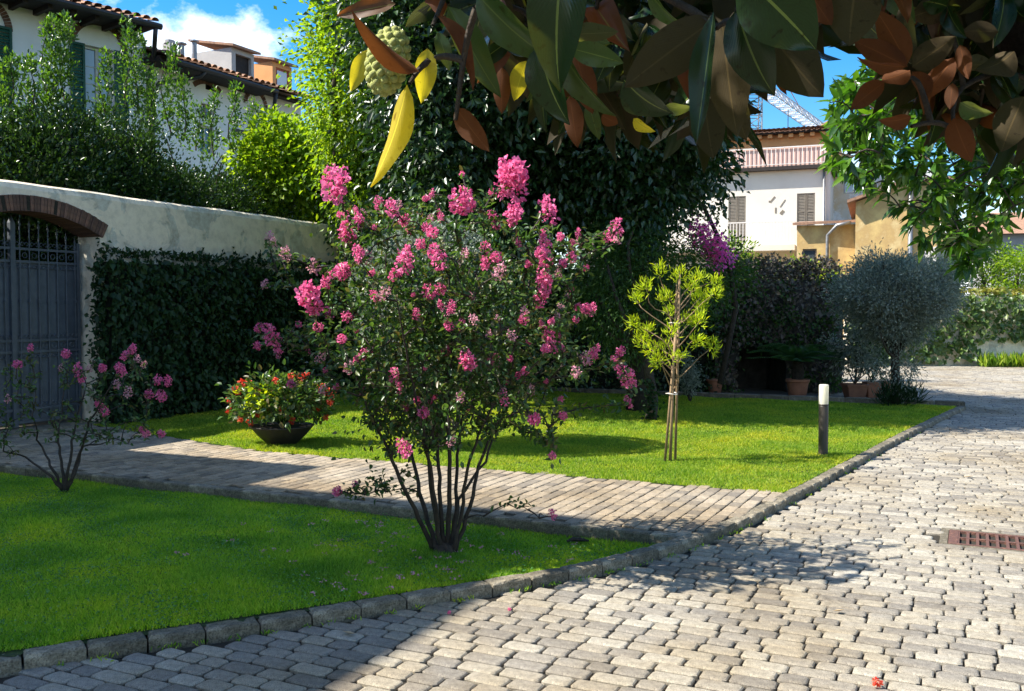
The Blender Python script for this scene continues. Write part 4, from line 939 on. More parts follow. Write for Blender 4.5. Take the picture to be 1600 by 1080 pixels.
# yellow-green shrubs at the end of the wall
for (px_, pyt, pyb, w_, lab) in ((432, 192, 350, 45, 'yellow green broadleaf shrub rising over the wall beside the laurels'), (500, 195, 355, 50, 'lime leaved shrub above the right end of the garden wall'), (565, 215, 365, 48, 'lime leaved shrub just past the end of the garden wall')):
    c = wpt(px_, (pyt + pyb) / 2, 1.3); o = tree_obj('lime_shrub', c, lab, 'shrub', 'lime shrubs behind the wall end')
    zt2, zb2 = wpt(px_, pyt, 1.3).z, wpt(px_, pyb, 1.3).z
    branches(o, (c.x, c.y, 0), [(c.x + random.uniform(-.5, .5), c.y + random.uniform(-.3, .3), zt2 - random.uniform(.1, 1)) for _ in range(7)], .03, M['bark'])
    crown('crown', local(o, (c.x, c.y, (zt2 + zb2) / 2)), (w_ * c.y / F * 1.15, .8, (zt2 - zb2) / 2 * 1.05), 230, 34, .24, .11, .08, M['l_lime'], o, .4, False, .25, .6)

# big dark tree, its sunlit left side built in a brighter leaf colour
def big_tree(name, px, py, Y, rx, rz, ry, m, mb_, label, ncl, per, L, W, base=None, group=None, cr_=.45, inner=.55):
    c = at(px, py, Y); o = tree_obj(name, c, label, 'tree', group); s = Y / F
    trunk(o, (c.x, c.y, 0), (c.x, c.y, c.z), .2, .09, mb_)
    branches(o, (c.x, c.y, c.z * .5), [tuple(np.array(c) + rdir(1)[0] * np.array([rx * s, ry, rz * s]) * .75) for _ in range(12)], .09, mb_)
    crown('crown', local(o, c), (rx * s, ry, rz * s), ncl, per, cr_, L, W, m, o, inner, False, .35, .5)
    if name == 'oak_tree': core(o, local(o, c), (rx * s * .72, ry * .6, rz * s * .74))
    return o
big_tree('lit_tree_side', 590, 120, 17.5, 88, 245, 1.4, M['l_lime'], M['bark'], 'sunlit left side of the big dark tree built as a lime green tree', 560, 60, .10, .055)
big_tree('oak_tree', 775, 40, 15.4, 190, 400, 3.3, M['l_dark'], M['barkd'], 'huge dark evergreen oak filling the middle behind the pink tree', 1250, 62, .13, .07, cr_=.5)
big_tree('oak_tree', 1000, 140, 14.8, 128, 228, 2.3, M['l_dark'], M['barkd'], 'dark evergreen oak with its crown ending before the cream house', 900, 60, .12, .065, cr_=.3)
big_tree('oak_tree', 655, 300, 17.6, 120, 130, 1.2, M['l_dark'], M['barkd'], 'lower dark evergreen behind the end of the garden wall', 360, 60, .11, .06, cr_=.4)

# fine leaved tree with trunk on the lawn
tb = G(1017, 656, KH); o = tree_obj('pepper_tree', tb, 'fine leaved mid green tree with slim ivy trunk at the back of the lawn', 'tree')
tc_ = at(990, 440, tb.y + .3)
trunk(o, tuple(tb), tuple(at(1015, 545, tb.y)), .085, .06, M['bark']); branches(o, tuple(at(1015, 548, tb.y)), [tuple(at(x, y, tb.y + random.uniform(-.5, .6))) for x, y in ((900, 430), (940, 380), (990, 360), (1040, 380), (1080, 420), (1095, 470), (930, 500), (1010, 430))], .05, M['bark'])
crown('crown', local(o, tc_), (1.15, .95, 1.05), 330, 38, .25, .07, .022, M['l_mid'], o, .4, False, .6, .4)
P = np.array([at(1017 + rng.normal() * 7, 655 - rng.random() * 60, tb.y - .08) for _ in range(160)]); A = rng.normal(size=(160, 3)); leaf_cloud('trunk_ivy', local(o, P), A, rdir(160) + [0, -1, 0], .06, .045, M['l_hedge'], o)

# bougainvillea arching at the right of it
bo = at(1112, 600, 15.2); bo.z = 0
o = tree_obj('bougainvillea', bo, 'magenta bougainvillea with arching stem hanging before the cream house', 'shrub')
pts = [local(o, at(x, y, 15.2)) for x, y in ((1125, 600), (1150, 480), (1140, 420), (1122, 370), (1100, 325), (1080, 305))]
MB().tube(pts, [.05, .045, .04, .035, .03, .015], 7).build('stem', M['barkd'], o, smooth=True)
C = np.array([local(o, at(x + rng.normal() * 7, y + rng.normal() * 7, 15.1 + rng.normal() * .15)) for x, y in [(1095, 360), (1088, 372), (1105, 365), (1100, 380), (1112, 382), (1112, 395), (1120, 388), (1122, 402), (1128, 398), (1118, 375), (1126, 390)] for _ in range(2)])
P, A, N = clumps_to_leaves(C, 42, .13, local(o, at(1100, 340, 15.1)), .3, .3); leaf_cloud('bracts', P, A, N, .06, .045, M['fl_mag'], o)
C = np.array([local(o, at(x + rng.normal() * 12, y + rng.normal() * 12, 15.3 + rng.normal() * .2)) for x, y in [(1085, 340), (1100, 330), (1130, 400), (1140, 430), (1120, 440), (1095, 400), (1110, 430), (1150, 410), (1165, 425), (1135, 460), (1100, 460)] for _ in range(5)])
P, A, N = clumps_to_leaves(C, 30, .22, local(o, at(1110, 420, 15.3)), .3, .4); leaf_cloud('leaves', P, A, N, .07, .04, M['l_mid'], o)

# dark hedge behind the lawn and the ivy grotto
hd0, hd1 = at(730, 480, 18.3), at(1125, 480, 18.3)
o = empty('dark_hedge', (hd0.x, 18.3, 0), 0, 'deep shaded hedge at the back of the far lawn behind the young tree', 'hedge')
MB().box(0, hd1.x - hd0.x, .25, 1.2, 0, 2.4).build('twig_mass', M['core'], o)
face_leaves('leaves', [(0, .25, 0), (hd1.x - hd0.x, .25, 0), (hd1.x - hd0.x, .25, 2.6), (0, .25, 2.6)], 420, .09, .05, M['l_dark'], o, .35, (0, -1, 0), .4)
gy = 18.6; g0 = at(1112, 430, gy); g1 = at(1318, 430, gy)
gr = empty('ivy_grotto', (g0.x, gy, 0), 0, 'dark ivy clad stone grotto with arched mouth behind the potted cycad', 'grotto')
xo0, xo1 = at(1150, 560, gy).x - g0.x, at(1228, 560, gy).x - g0.x; zo_ = at(1190, 532, gy).z; zt_g = at(1200, 438, gy).z; Wg = g1.x - g0.x
mb = MB(); rr_ = (xo1 - xo0) / 2; cxo = (xo0 + xo1) / 2; nseg = 12
for i in range(nseg):
    xa, xb = xo0 + (xo1 - xo0) * i / nseg, xo0 + (xo1 - xo0) * (i + 1) / nseg
    fz = lambda x: zo_ - .45 + .45 * math.sqrt(max(0, 1 - ((x - cxo) / rr_) ** 2))
    mb.add([(xa, 0, fz(xa)), (xb, 0, fz(xb)), (xb, 0, zt_g), (xa, 0, zt_g), (xa, 1.4, fz(xa)), (xb, 1.4, fz(xb))], [(0, 1, 2, 3), (0, 4, 5, 1)])
mb.box(0, xo0, 0, 1.4, -.1, zt_g).box(xo1, Wg, 0, 1.4, -.1, zt_g).box(0, Wg, 1.41, 1.7, -.1, zt_g).add([(0, 0, zt_g), (Wg, 0, zt_g), (Wg, 1.7, zt_g), (0, 1.7, zt_g)], [(0, 1, 2, 3)])
mb.build('stonework', surf('dark_stone', (.09, .08, .07), (.04, .036, .03), 5, .95, .8, 20), gr)
for (a, b_, c, d) in ((0, xo0, 0, zt_g), (xo1, Wg, 0, zt_g), (xo0, xo1, zo_ - .1, zt_g)):
    face_leaves('ivy', [(a, 0, c), (b_, 0, c), (b_, 0, d), (a, 0, d)], 480, .085, .06, M['l_dry'], gr, .22, (0, -1, 0), .7)
face_leaves('top_ivy', [(0, -.1, zt_g), (Wg, -.1, zt_g), (Wg, 1.4, zt_g), (0, 1.4, zt_g)], 220, .09, .06, M['l_dry'], gr, .3, (0, 0, 1), -.2)
Cg = np.array([(random.uniform(0, Wg), random.uniform(-.12, .3), zt_g + random.uniform(-.1, .28)) for _ in range(70)])
P, A, N = clumps_to_leaves(Cg, 26, .16, (Wg / 2, .5, 1), .2, .5); leaf_cloud('hanging_ivy', P, A, N, .09, .06, M['l_dry'], gr)
Cg = [(random.uniform(0, Wg), -.12 - random.random() * .12, random.uniform(.1, zt_g)) for _ in range(90)]
Cg = np.array([c for c in Cg if not (xo0 - .05 < c[0] < xo1 + .05 and c[2] < zo_ - .1)])
P, A, N = clumps_to_leaves(Cg, 26, .17, (Wg / 2, 1.5, 1), .7, .3); leaf_cloud('green_ivy', P, A, N, .08, .055, M['l_mid'], gr)
# plants above the grotto, before the ochre building
for k, (px_, py_, w_, h_, m_, lab) in enumerate(((1150, 405, 24, 26, 'l_lime', 'small yellow green shrub below the cream balcony'), (1195, 425, 20, 14, 'l_mid', 'low weeds with seed stalks above the grotto'), (1245, 425, 26, 16, 'l_lime', 'sunlit weeds in front of the small dark window'), (1290, 430, 22, 12, 'l_yel', 'yellowish low plants beside the downpipe'))):
    c = at(px_, py_, 21.5); o = tree_obj('wild_shrub', c, lab, 'shrub', 'shrubs above the grotto'); s = 21.5 / F
    branches(o, (c.x, c.y, 0), [(c.x + random.uniform(-.3, .3), c.y, c.z + random.uniform(0, .3)) for _ in range(5)], .02, M['bark'])
    crown('leaves', local(o, (c.x, c.y, c.z - .1)), (w_ * s, .4, h_ * s + .15), 40, 22, .16, .085, .035, M[m_], o, .3, False, -.4, .3)

# olive bush on its stem
ob = G(1402, 634, .0); ob = G(1402, 636, .02); o = tree_obj('olive_bush', ob, 'round grey leaved olive bush on a bare twiggy stem beside the drive corner', 'shrub'); Yo = ob.y
oc = at(1402, 458, Yo)
pts_t = [local(o, p) for p in (ob, at(1400, 600, Yo), at(1398, 560, Yo), at(1400, 520, Yo))]
MB().tube(pts_t, [.09, .075, .07, .06], 8).build('stem', M['bark'], o, smooth=True)
branches(o, tuple(at(1399, 560, Yo)), [tuple(at(x, y, Yo + random.uniform(-.5, .5))) for x, y in ((1330, 450), (1350, 420), (1380, 410), (1410, 405), (1440, 420), (1470, 450), (1360, 480), (1440, 480), (1400, 440), (1375, 520), (1430, 510))], .035, M['bark'])
crown('crown', local(o, oc), (.92, .9, .55), 520, 80, .17, .06, .019, M['l_olive'], o, .5, False, -.1, .3)
crown('lower_crown', local(o, at(1405, 510, Yo)), (.6, .5, .25), 60, 60, .16, .06, .02, M['l_olive'], o, .3); crown('stem_shoots', local(o, at(1400, 575, Yo)), (.45, .4, .4), 36, 40, .16, .06, .02, M['l_olive'], o, .3)
P, A, N = clumps_to_leaves(np.array([local(o, at(1400 + rng.normal() * 14, 612 + rng.random() * 20, Yo + rng.normal() * .15)) for _ in range(26)]), 16, .1, local(o, ob), -1.2, .1)
leaf_cloud('base_blades', P, A, N, .2, .014, M['l_hedge'], o)

# creeper wall at the far end of the drive
cwY = 27.6; c0 = at(1325, 500, cwY); c1 = at(1760, 500, cwY); ztc = at(1550, 460, cwY).z
cw = empty('creeper_wall', (c0.x, cwY, 0), 0, 'low garden wall covered in creeper with yellow tips at the end of the drive', 'wall')
Wc = c1.x - c0.x; MB().box(0, Wc, 0, .35, -.1, ztc - .05).build('wall', M['plaster'], cw)
for k in range(13):
    a, b_ = Wc * k / 13, Wc * (k + 1) / 13; zlo = .15 if k not in (6, 7, 8) else .75
    face_leaves('creeper', [(a, 0, zlo), (b_, 0, zlo), (b_, 0, ztc), (a, 0, ztc)], 230, .15, .13, M['l_ivy'], cw, .16, (0, -1, 0), .5)
face_leaves('creeper_tips', [(0, -.1, ztc - .1), (Wc, -.1, ztc - .1), (Wc, .35, ztc), (0, .35, ztc)], 200, .14, .12, M['l_ivyy'], cw, .12, (0, -.5, 1), .1)
n_ = 900; P = np.column_stack([rng.random(n_) * 3.4 + (at(1520, 570, cwY).x), cwY - .25 - rng.random(n_) * .5, np.zeros(n_)]); A = np.column_stack([rng.normal(size=n_) * .3, rng.normal(size=n_) * .3, np.ones(n_)])
wd = leaf_cloud('weeds', P, A, rdir(n_) + [0, -1, 0], .15 + .35 * rng.random(n_), .045, M['grassl']); tag(wd, 'bright green weeds along the foot of the creeper wall', 'weeds', kind='stuff')
# trees beyond the creeper wall
for px_, py_, Y_, rx_, rz_, m_, lab in ((1530, 410, 31, 55, 40, 'l_mid', 'soft green tree beyond the creeper wall left of the grey house'), (1590, 425, 30, 45, 38, 'l_lime', 'pale green bush beyond the creeper wall at the right edge'), (1470, 440, 30, 30, 22, 'l_mid', 'small green bush beyond the wall behind the olive bush')):
    c = at(px_, py_, Y_); o = tree_obj('garden_tree', c, lab, 'tree', 'trees beyond the creeper wall'); s = Y_ / F
    trunk(o, (c.x, c.y, 0), tuple(c), .09, .05, M['bark']); crown('crown', local(o, c), (rx_ * s, .9, rz_ * s), 90, 34, .26, .10, .05, M[m_], o, .4)
# distant tree line closing the view
for k, px_ in enumerate((1420, 1640, 1760)):
    c = at(px_, 440, 60); o = tree_obj('distant_tree', c, ['distant dark green tree in the gap behind the barn', 'distant green tree outside the right edge', 'far green tree outside the right edge beyond the others'][k], 'tree', 'distant trees'); trunk(o, (c.x, c.y, 0), tuple(c), .2, .1, M['bark'])
    crown('crown', local(o, (c.x, c.y, c.z)), (2.6, 2, 2.4), 90, 40, .6, .2, .12, M['l_mid'], o, .4)

# ------------------------------------------------------------------ pots by the grotto, cycad, silver plant
def pot(px, py, wpx, hpx, lab, square=False, z=0.02, Y=None):
    p = G(px, py, z) if Y is None else at(px, py, Y); s = p.y / F; r = wpx * s / 2; h_ = hpx * s
    o = empty('terracotta_pot', (p.x, p.y, z), 0, lab, 'plant pot', 'terracotta pots along the back kerb')
    if square:
        b_ = MB(); b_.add([(-r * .75, -r * .75, 0), (r * .75, -r * .75, 0), (r * .75, r * .75, 0), (-r * .75, r * .75, 0), (-r, -r, h_), (r, -r, h_), (r, r, h_), (-r, r, h_)], [(0, 1, 5, 4), (1, 2, 6, 5), (2, 3, 7, 6), (3, 0, 4, 7), (0, 3, 2, 1)]); b_.build('body', M['terra'], o, bevel=.01)
        b_ = MB().box(-r * 1.06, r * 1.06, -r * 1.06, -r * .88, h_ * .86, h_ * 1.02).box(-r * 1.06, r * 1.06, r * .88, r * 1.06, h_ * .86, h_ * 1.02).box(-r * 1.06, -r * .88, -r * .88, r * .88, h_ * .86, h_ * 1.02).box(r * .88, r * 1.06, -r * .88, r * .88, h_ * .86, h_ * 1.02); b_.build('rim', M['terra'], o, bevel=.008)
    else:
        MB().lathe([(0, 0), (r * .68, 0), (r * .72, .01), (r * .92, h_ * .8), (r * .92, h_ * .84)], 24).build('body', M['terra'], o, smooth=True)
        MB().lathe([(r * .93, h_ * .82), (r * 1.02, h_ * .83), (r * 1.04, h_ * .98), (r * .98, h_), (r * .86, h_), (r * .84, h_ * .86), (0, h_ * .86)], 24).build('rim', M['terra'], o, smooth=True)
    MB().lathe([(r * .86, h_ * .88), (0, h_ * .9)], 16).build('soil', M['joint'], o)
    return o, p, r, h_
def potplant(p, h_, lab, m_, n, size, cat='potted plant', name='potted_plant', hgt=.8, L=.08, W=.03):
    o = empty(name, (p.x, p.y, h_), 0, lab, cat); branches(o, (p.x, p.y, h_), [(p.x + random.uniform(-size, size), p.y + random.uniform(-size, size) * .6, h_ + hgt * random.uniform(.6, 1)) for _ in range(8)], .012, M['bark'])
    crown('leaves', (0, 0, hgt * .6), (size, size * .7, hgt * .5), n, 24, .12, L, W, m_, o, .2); return o
for px_, py_, w_, h2_, sq, lab, pl in ((1117, 614, 26, 22, False, 'terracotta pot in deep shade left of the grotto mouth', None), (1246, 622, 36, 30, False, 'round terracotta pot right of the grotto mouth holding the cycad', None),
                                  (1335, 624, 32, 24, True, 'square terracotta pot first from the left beside the olive bush', 'feathery grey green plant in the first square pot'), (1362, 621, 22, 24, True, 'narrow square terracotta pot between two others', 'small leafy plant in the middle square pot'), (1386, 618, 20, 22, True, 'square terracotta pot tucked behind the olive stem', None)):
    po, p, r, h_ = pot(px_, py_, w_, h2_, lab, sq)
    if pl: potplant(p, h_ + .02, pl, M['l_olive'] if sq and w_ > 30 else M['l_mid'], 60, .42, hgt=1.1)
    if px_ == 1246:
        cy = empty('cycad', (p.x, p.y, h_), 0, 'dark cycad with arching feather fronds in the round pot', 'cycad')
        MB().lathe([(.0, 0), (.10, 0), (.12, .15), (.09, .32), (0, .36)], 12).build('trunk', M['barkd'], cy)
        first = None
        for k in range(30):
            el = random.uniform(.15, 1.25); rr = random.uniform(.75, .95); a = k * 2.4
            q = [(rr * t * math.cos(el * (1 - .35 * t)), 0, .33 + rr * t * math.sin(el * (1 - .75 * t)) ) for t in np.linspace(0, 1, 12)]
            P, A, N = [], [], []
            for i in range(1, 12):
                for sd_ in (-1, 1):
                    for dx in (0, .5):
                        x = q[i - 1][0] + (q[i][0] - q[i - 1][0]) * dx; z = q[i - 1][2] + (q[i][2] - q[i - 1][2]) * dx
                        P.append((x, 0, z)); A.append((.55, sd_ * 1.0, .25)); N.append((0, 0, 1))
            f_ = leaf_cloud('frond', np.array(P), np.array(A, float), np.array(N, float), .17, .016, M['l_cycad'], cy, kind=None); f_.rotation_euler = (0, 0, a)
sv = G(1078, 628, .05); o = tree_obj('silver_shrub', sv, 'slim silvery white leaved shrub lit by sun behind the staked tree', 'shrub')
branches(o, tuple(sv), [tuple(at(x, y, sv.y)) for x, y in ((1078, 560), (1070, 580), (1086, 580))], .015, M['bark'])
crown('leaves', local(o, at(1078, 588, sv.y)), (.13, .13, .42), 50, 22, .07, .05, .02, M['l_grey'], o, .1)

# clipped grey ball behind the flowering tree
bc = Vector((-.9, 10.7, 1.72)); o = tree_obj('grey_ball_shrub', (bc.x, bc.y), 'large clipped ball of silver grey germander behind the pink tree', 'shrub')
branches(o, (bc.x, bc.y, KH - .02), [tuple(np.array(bc) + rdir(1)[0] * .7) for _ in range(16)], .045, M['bark'])
d = rdir(17000); rad = .84 + .04 * np.sin(d[:, :1] * 9) * np.sin(d[:, 1:2] * 8 + d[:, 2:3] * 7) + rng.random((17000, 1)) * .05
leaf_cloud('leaves', d * rad * [1, 1, .98] + [0, 0, bc.z], d + rng.normal(size=d.shape) * .5, d + rng.normal(size=d.shape) * .5, .035, .02, M['l_grey'], o)
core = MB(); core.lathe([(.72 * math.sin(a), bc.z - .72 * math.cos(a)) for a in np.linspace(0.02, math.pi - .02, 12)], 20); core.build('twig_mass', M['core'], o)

# ------------------------------------------------------------------ path lamp, staked tree, bowl
lb = G(1286, 711, KH); lp_ = empty('path_lamp', (lb.x, lb.y, KH), 0, 'dark bronze bollard lamp with opal top standing on the lawn by the kerb', 'lamp')
s_ = lb.y / F; rl_ = 7.4 * s_; H1, H2 = 78 * s_, 111 * s_
MB().lathe([(rl_ * 1.0, -.02), (rl_, H1 - .01), (rl_ * .98, H1), (0, H1)], 28).build('post', M['lampbody'], lp_, smooth=True)
MB().lathe([(rl_ * 1.02, H1 + .001), (rl_ * 1.06, H1 + .004), (rl_ * 1.06, H1 + .014), (rl_ * .98, H1 + .016)], 28).build('collar', M['lampbody'], lp_, smooth=True)
MB().lathe([(rl_ * .99, H1 + .016), (rl_ * .99, H2 - .016), (rl_ * .93, H2 - .004), (rl_ * .8, H2), (0, H2)], 28).build('diffuser', M['opal'], lp_, smooth=True)
MB().lathe([(.012, H1), (.016, H1 + .05), (.012, H1 + .09), (0, H1 + .1)], 10).build('bulb', M['opal'], lp_)

tb = G(1047, 720, KH); Ys = tb.y; s_ = Ys / F
yt_ = empty('young_tree', (tb.x, Ys, KH), 0, 'young staked tree with yellow green feathery leaves on the sunny lawn', 'tree')
def rel(px, py, dy=0): p = at(px, py, Ys + dy); return Vector((p.x - tb.x, p.y - Ys, p.z - KH))
MB().tube([rel(1047, 722), rel(1050, 640), rel(1053, 560), rel(1056, 480), rel(1058, 430)], [.017, .015, .012, .009, .005], 7).build('trunk', M['wood'], yt_, smooth=True)
b_ = MB()
tips = [(1010, 450), (995, 470), (1030, 430), (1035, 470), (1000, 530), (1015, 545), (1010, 515), (1050, 520), (1080, 450), (1095, 465), (1115, 460), (1100, 480), (1075, 500), (1085, 530), (1110, 545), (1095, 500), (1060, 430), (1045, 490), (1040, 540), (1060, 560), (1112, 440), (1092, 435), (990, 500), (1030, 560)]
tips3 = []
for x, y in tips:
    dy = random.uniform(-.35, .35); e = rel(x, y, dy); tips3.append(e)
    s0 = rel(1047 + (720 - (y + 50)) * .036, min(y + 50, 620)); pts, rs = limb(s0, e, .008, .003, 4, .06); b_.tube(pts, rs, 5, False)
b_.build('branches', M['wood'], yt_)
C = np.array([np.array(e) + rng.normal(size=3) * .025 for e in tips3 for _ in range(2)])
P, A, N = clumps_to_leaves(C, 40, .055, (0, 0, 1.1), -.7, .4); leaf_cloud('leaves', P, A, N, .07 * (.6 + .6 * rng.random(len(P))), .010, M['l_yel'], yt_)
for i, (a, b2) in enumerate((((1039, 721), (1056, 520)), ((1055, 723), (1062, 425)))):
    o = empty('tree_stake', (tb.x, Ys, KH), 0, ['shorter pale wooden stake left of the young tree', 'taller pale wooden stake right of the young tree'][i], 'stake', 'stakes of the young tree')
    MB().tube([rel(*a, -.05 + .1 * i), rel(*b2, -.03 + .06 * i)], .0135, 8).build('pole', M['wood'], o, smooth=True)
o = empty('tree_tie', (tb.x, Ys, KH), 0, 'thin tie binding the young tree to its stakes', 'tie')
for yy in (615, 505):
    q = [rel(1049 + (620 - yy) * .04, yy) + Vector((math.cos(a) * .055, math.sin(a) * .09, .006 * math.sin(a * 2))) for a in np.linspace(0, 6.28, 16)]
    MB().tube(q, .005, 5).build('loop', M['rail'], o)

bw = G(441, 694, KH); s_ = bw.y / F
o = empty('flower_bowl', (bw.x, bw.y, KH), 0, 'wide low dark bowl planter standing on the grass before the hedge', 'planter')
Rb = 50 * s_; Hb = 30 * s_
MB().lathe([(0, 0), (Rb * .42, 0), (Rb * .46, .01), (Rb * .75, Hb * .5), (Rb * .97, Hb * .93), (Rb * 1.0, Hb), (Rb * .95, Hb), (Rb * .9, Hb * .9), (0, Hb * .9)], 36).build('bowl', M['darkclay'], o, smooth=True)
MB().lathe([(Rb * .9, Hb * .91), (0, Hb * .96)], 20).build('soil', M['joint'], o)
bg_ = empty('begonia', (bw.x, bw.y, KH + Hb), 0, 'mass of green and yellow begonia leaves with red and salmon flowers in the bowl', 'plant')
ctr = (0, 0, .27)
branches(bg_, (bw.x, bw.y, KH + Hb - .02), [(bw.x + random.uniform(-.5, .5), bw.y + random.uniform(-.3, .3), KH + Hb + random.uniform(.2, .45)) for _ in range(22)], .008, M['l_hedge'])
crown('leaves', ctr, (.56, .42, .30), 150, 12, .12, .07, .05, M['l_myrtle'], bg_, .35, True, -.1, .8, -.45)
crown('yellow_leaves', (-.18, -.12, .32), (.28, .2, .14), 26, 8, .09, .08, .05, M['l_yel'], bg_, .3, True, .1, .8)

# blossom shapes shared by every flower head
def blossom_mesh(name, n, m, el=1.35, size=.34, seed=0):
    q = np.random.default_rng(seed); d = unit(q.normal(size=(n, 3))); P = d * (q.random((n, 1)) ** .45) * .85 * [1, 1, el]; P[:, :2] *= (1.15 - .35 * (P[:, 2:3] / el + 1) / 2 * 1.2)
    A = unit(d + q.normal(size=d.shape) * .6); N = unit(d + q.normal(size=d.shape) * .5); S = unit(np.cross(A, N)); N = np.cross(S, A); L = size * (.7 + .6 * q.random((n, 1)))
    z = lambda s: q.normal(size=(n, 1)) * s * L
    V = np.stack([P, P + A * L * .4 + S * L * .5 + N * z(.25), P + A * L * .95 + S * L * .3 + N * z(.35), P + A * L * 1.0 - S * L * .25 + N * z(.35), P + A * L * .45 - S * L * .5 + N * z(.25), P + A * L * .6 + N * L * .15], 1)
    b_ = np.arange(n)[:, None] * 6; Fc = np.concatenate([b_ + t for t in ([0, 1, 5], [1, 2, 5], [2, 3, 5], [3, 4, 5], [4, 0, 5])])
    me = npmesh(name, V.reshape(-1, 3), Fc); me.materials.append(m); return me
BL = [blossom_mesh('flower_head', 120, M['fl_pink'], el, .30, i) for i, el in enumerate((1.0, 1.25, 1.6, 1.1, 1.8))]
BLP = [blossom_mesh('flower_head', 70, M['fl_pale'], 1.3, .28, i + 9) for i in range(2)]
BLR = [blossom_mesh('flower', 40, M['fl_red'], 1.0, .5, i + 20) for i in range(3)]
def put(name, me, parent, p, r):
    o = link(name, me, None, parent, p); o.scale = (r, r, r); o.rotation_euler = (random.uniform(-.5, .5), random.uniform(-.5, .5), random.uniform(0, 6.28)); return o
for px_, py_, r_ in ((378, 600, 9), (368, 608, 8), (388, 596, 7), (357, 625, 6), (358, 640, 7), (372, 612, 6), (404, 612, 9), (400, 620, 8), (408, 624, 7), (431, 596, 7), (455, 587, 7), (470, 590, 8), (478, 586, 7), (503, 604, 8), (513, 612, 8), (518, 615, 8), (420, 634, 8), (403, 648, 6), (494, 640, 6), (509, 652, 6), (456, 658, 7), (391, 660, 7), (376, 655, 6), (449, 648, 6), (432, 617, 6), (440, 640, 6), (516, 628, 7)):
    dy = random.uniform(-.38, .1) * (1 - abs(px_ - 441) / 110); p = at(px_, py_, bw.y + dy)
    put('flower', random.choice(BLR), bg_, p - Vector((bw.x, bw.y, KH + Hb)), r_ * s_ * .8)

# ------------------------------------------------------------------ crape myrtles
def grow(stems, targets, r_tip, seg=5, sag=.02, r_join=2.0, up=.7):
    """attach each target to the nearest point of the growing branch system"""
    Nn = [np.array(p) for st_ in stems for p in st_[0]]; out = MB(); tw = []
    root = Nn[0]
    for t in sorted(targets, key=lambda t: np.linalg.norm(np.array(t) - root)):
        t = np.array(t); A = np.array(Nn); d = np.linalg.norm(A - t, axis=1) + up * np.maximum(0, A[:, 2] - t[2] + .05); d[:1] += 1
        p = A[int(np.argmin(d))]; Ld = np.linalg.norm(t - p)
        if Ld < .02: continue
        w_ = rng.normal(size=3) * Ld * .07; pts = []
        for i in range(seg + 1):
            q = i / seg; pts.append(p + (t - p) * q + w_ * math.sin(math.pi * q) + np.array([0, 0, .13 * Ld * math.sin(math.pi * q) - sag * q]))
        out.tube(pts, [r_tip * (r_join - (r_join - 1) * i / seg) for i in range(seg + 1)], 4, False)
        Nn += pts[1:]; tw.append(np.array(pts))
    return out, tw
def twig_leaves(tw, step, L, spread, per=2):
    P, A, N = [], [], []
    for q in tw:
        Ls = np.linalg.norm(q[-1] - q[0]); n = max(2, int(Ls / step))
        for k in range(n):
            t = (k + rng.random()) / n * (len(q) - 1); i = min(int(t), len(q) - 2); p = q[i] + (q[i + 1] - q[i]) * (t - i); d = unit((q[i + 1] - q[i])[None])[0]
            for s in range(per):
                a = rng.normal(size=3) * .8 + d * .5; P.append(p + rng.normal(size=3) * spread); A.append(a); N.append(rng.normal(size=3) * .5 + [0, 0, 1])
    return np.array(P), np.array(A), np.array(N)
mb0 = G(695, 866, .03); Ym = mb0.y
my = empty('crape_myrtle', (mb0.x, Ym, .0), 0, 'large multi stemmed crape myrtle full of bright pink blossom on the near lawn', 'tree')
def mrel(px, py, dy=0.): p = at(px, py, Ym + dy); return np.array([p.x - mb0.x, p.y - Ym, p.z])
stem_px = [[(678, 862), (655, 810), (625, 750), (600, 690), (575, 640), (545, 560)], [(685, 865), (665, 800), (650, 740), (638, 690), (615, 600), (600, 520)], [(688, 866), (683, 800), (672, 730), (660, 670), (640, 580), (620, 470)],
           [(693, 868), (690, 800), (684, 730), (680, 660), (672, 560), (665, 440)], [(697, 868), (703, 790), (702, 720), (700, 650), (705, 540), (700, 400)], [(701, 868), (712, 800), (714, 730), (722, 660), (740, 550), (745, 430)],
           [(706, 866), (722, 800), (730, 735), (748, 680), (790, 590), (820, 480)], [(711, 864), (735, 790), (748, 730), (768, 680), (810, 610), (870, 560)], [(706, 864), (718, 780), (760, 720), (775, 660), (800, 560), (780, 440)], [(690, 864), (676, 780), (668, 700), (690, 620), (720, 500), (760, 380)]]
stems = []; depth_end = [-.5, .5, -.7, .3, -.2, .6, -.5, .2, .7, -.3]
for i, sp2 in enumerate(stem_px):
    n = len(sp2); pts = [mrel(x, y, depth_end[i] * (k / (n - 1)) ** 1.2 + random.uniform(-.03, .03)) for k, (x, y) in enumerate(sp2)]
    # densify
    dp = []
    for a, b2 in zip(pts, pts[1:]):
        for k in range(4): dp.append(a + (b2 - a) * k / 4 + rng.normal(size=3) * .004)
    dp.append(pts[-1]); r0 = random.uniform(.012, .019); rs = [r0 * (1 - .75 * k / (len(dp) - 1)) for k in range(len(dp))]
    stems.append((dp, rs)); MB().tube(dp, rs, 8).build('stem', M['barkl'], my, smooth=True)
MB().lathe([(.11, .0), (.085, .04), (.06, .09), (.0, .11)], 12).build('stem_base', M['barkl'], my, smooth=True)
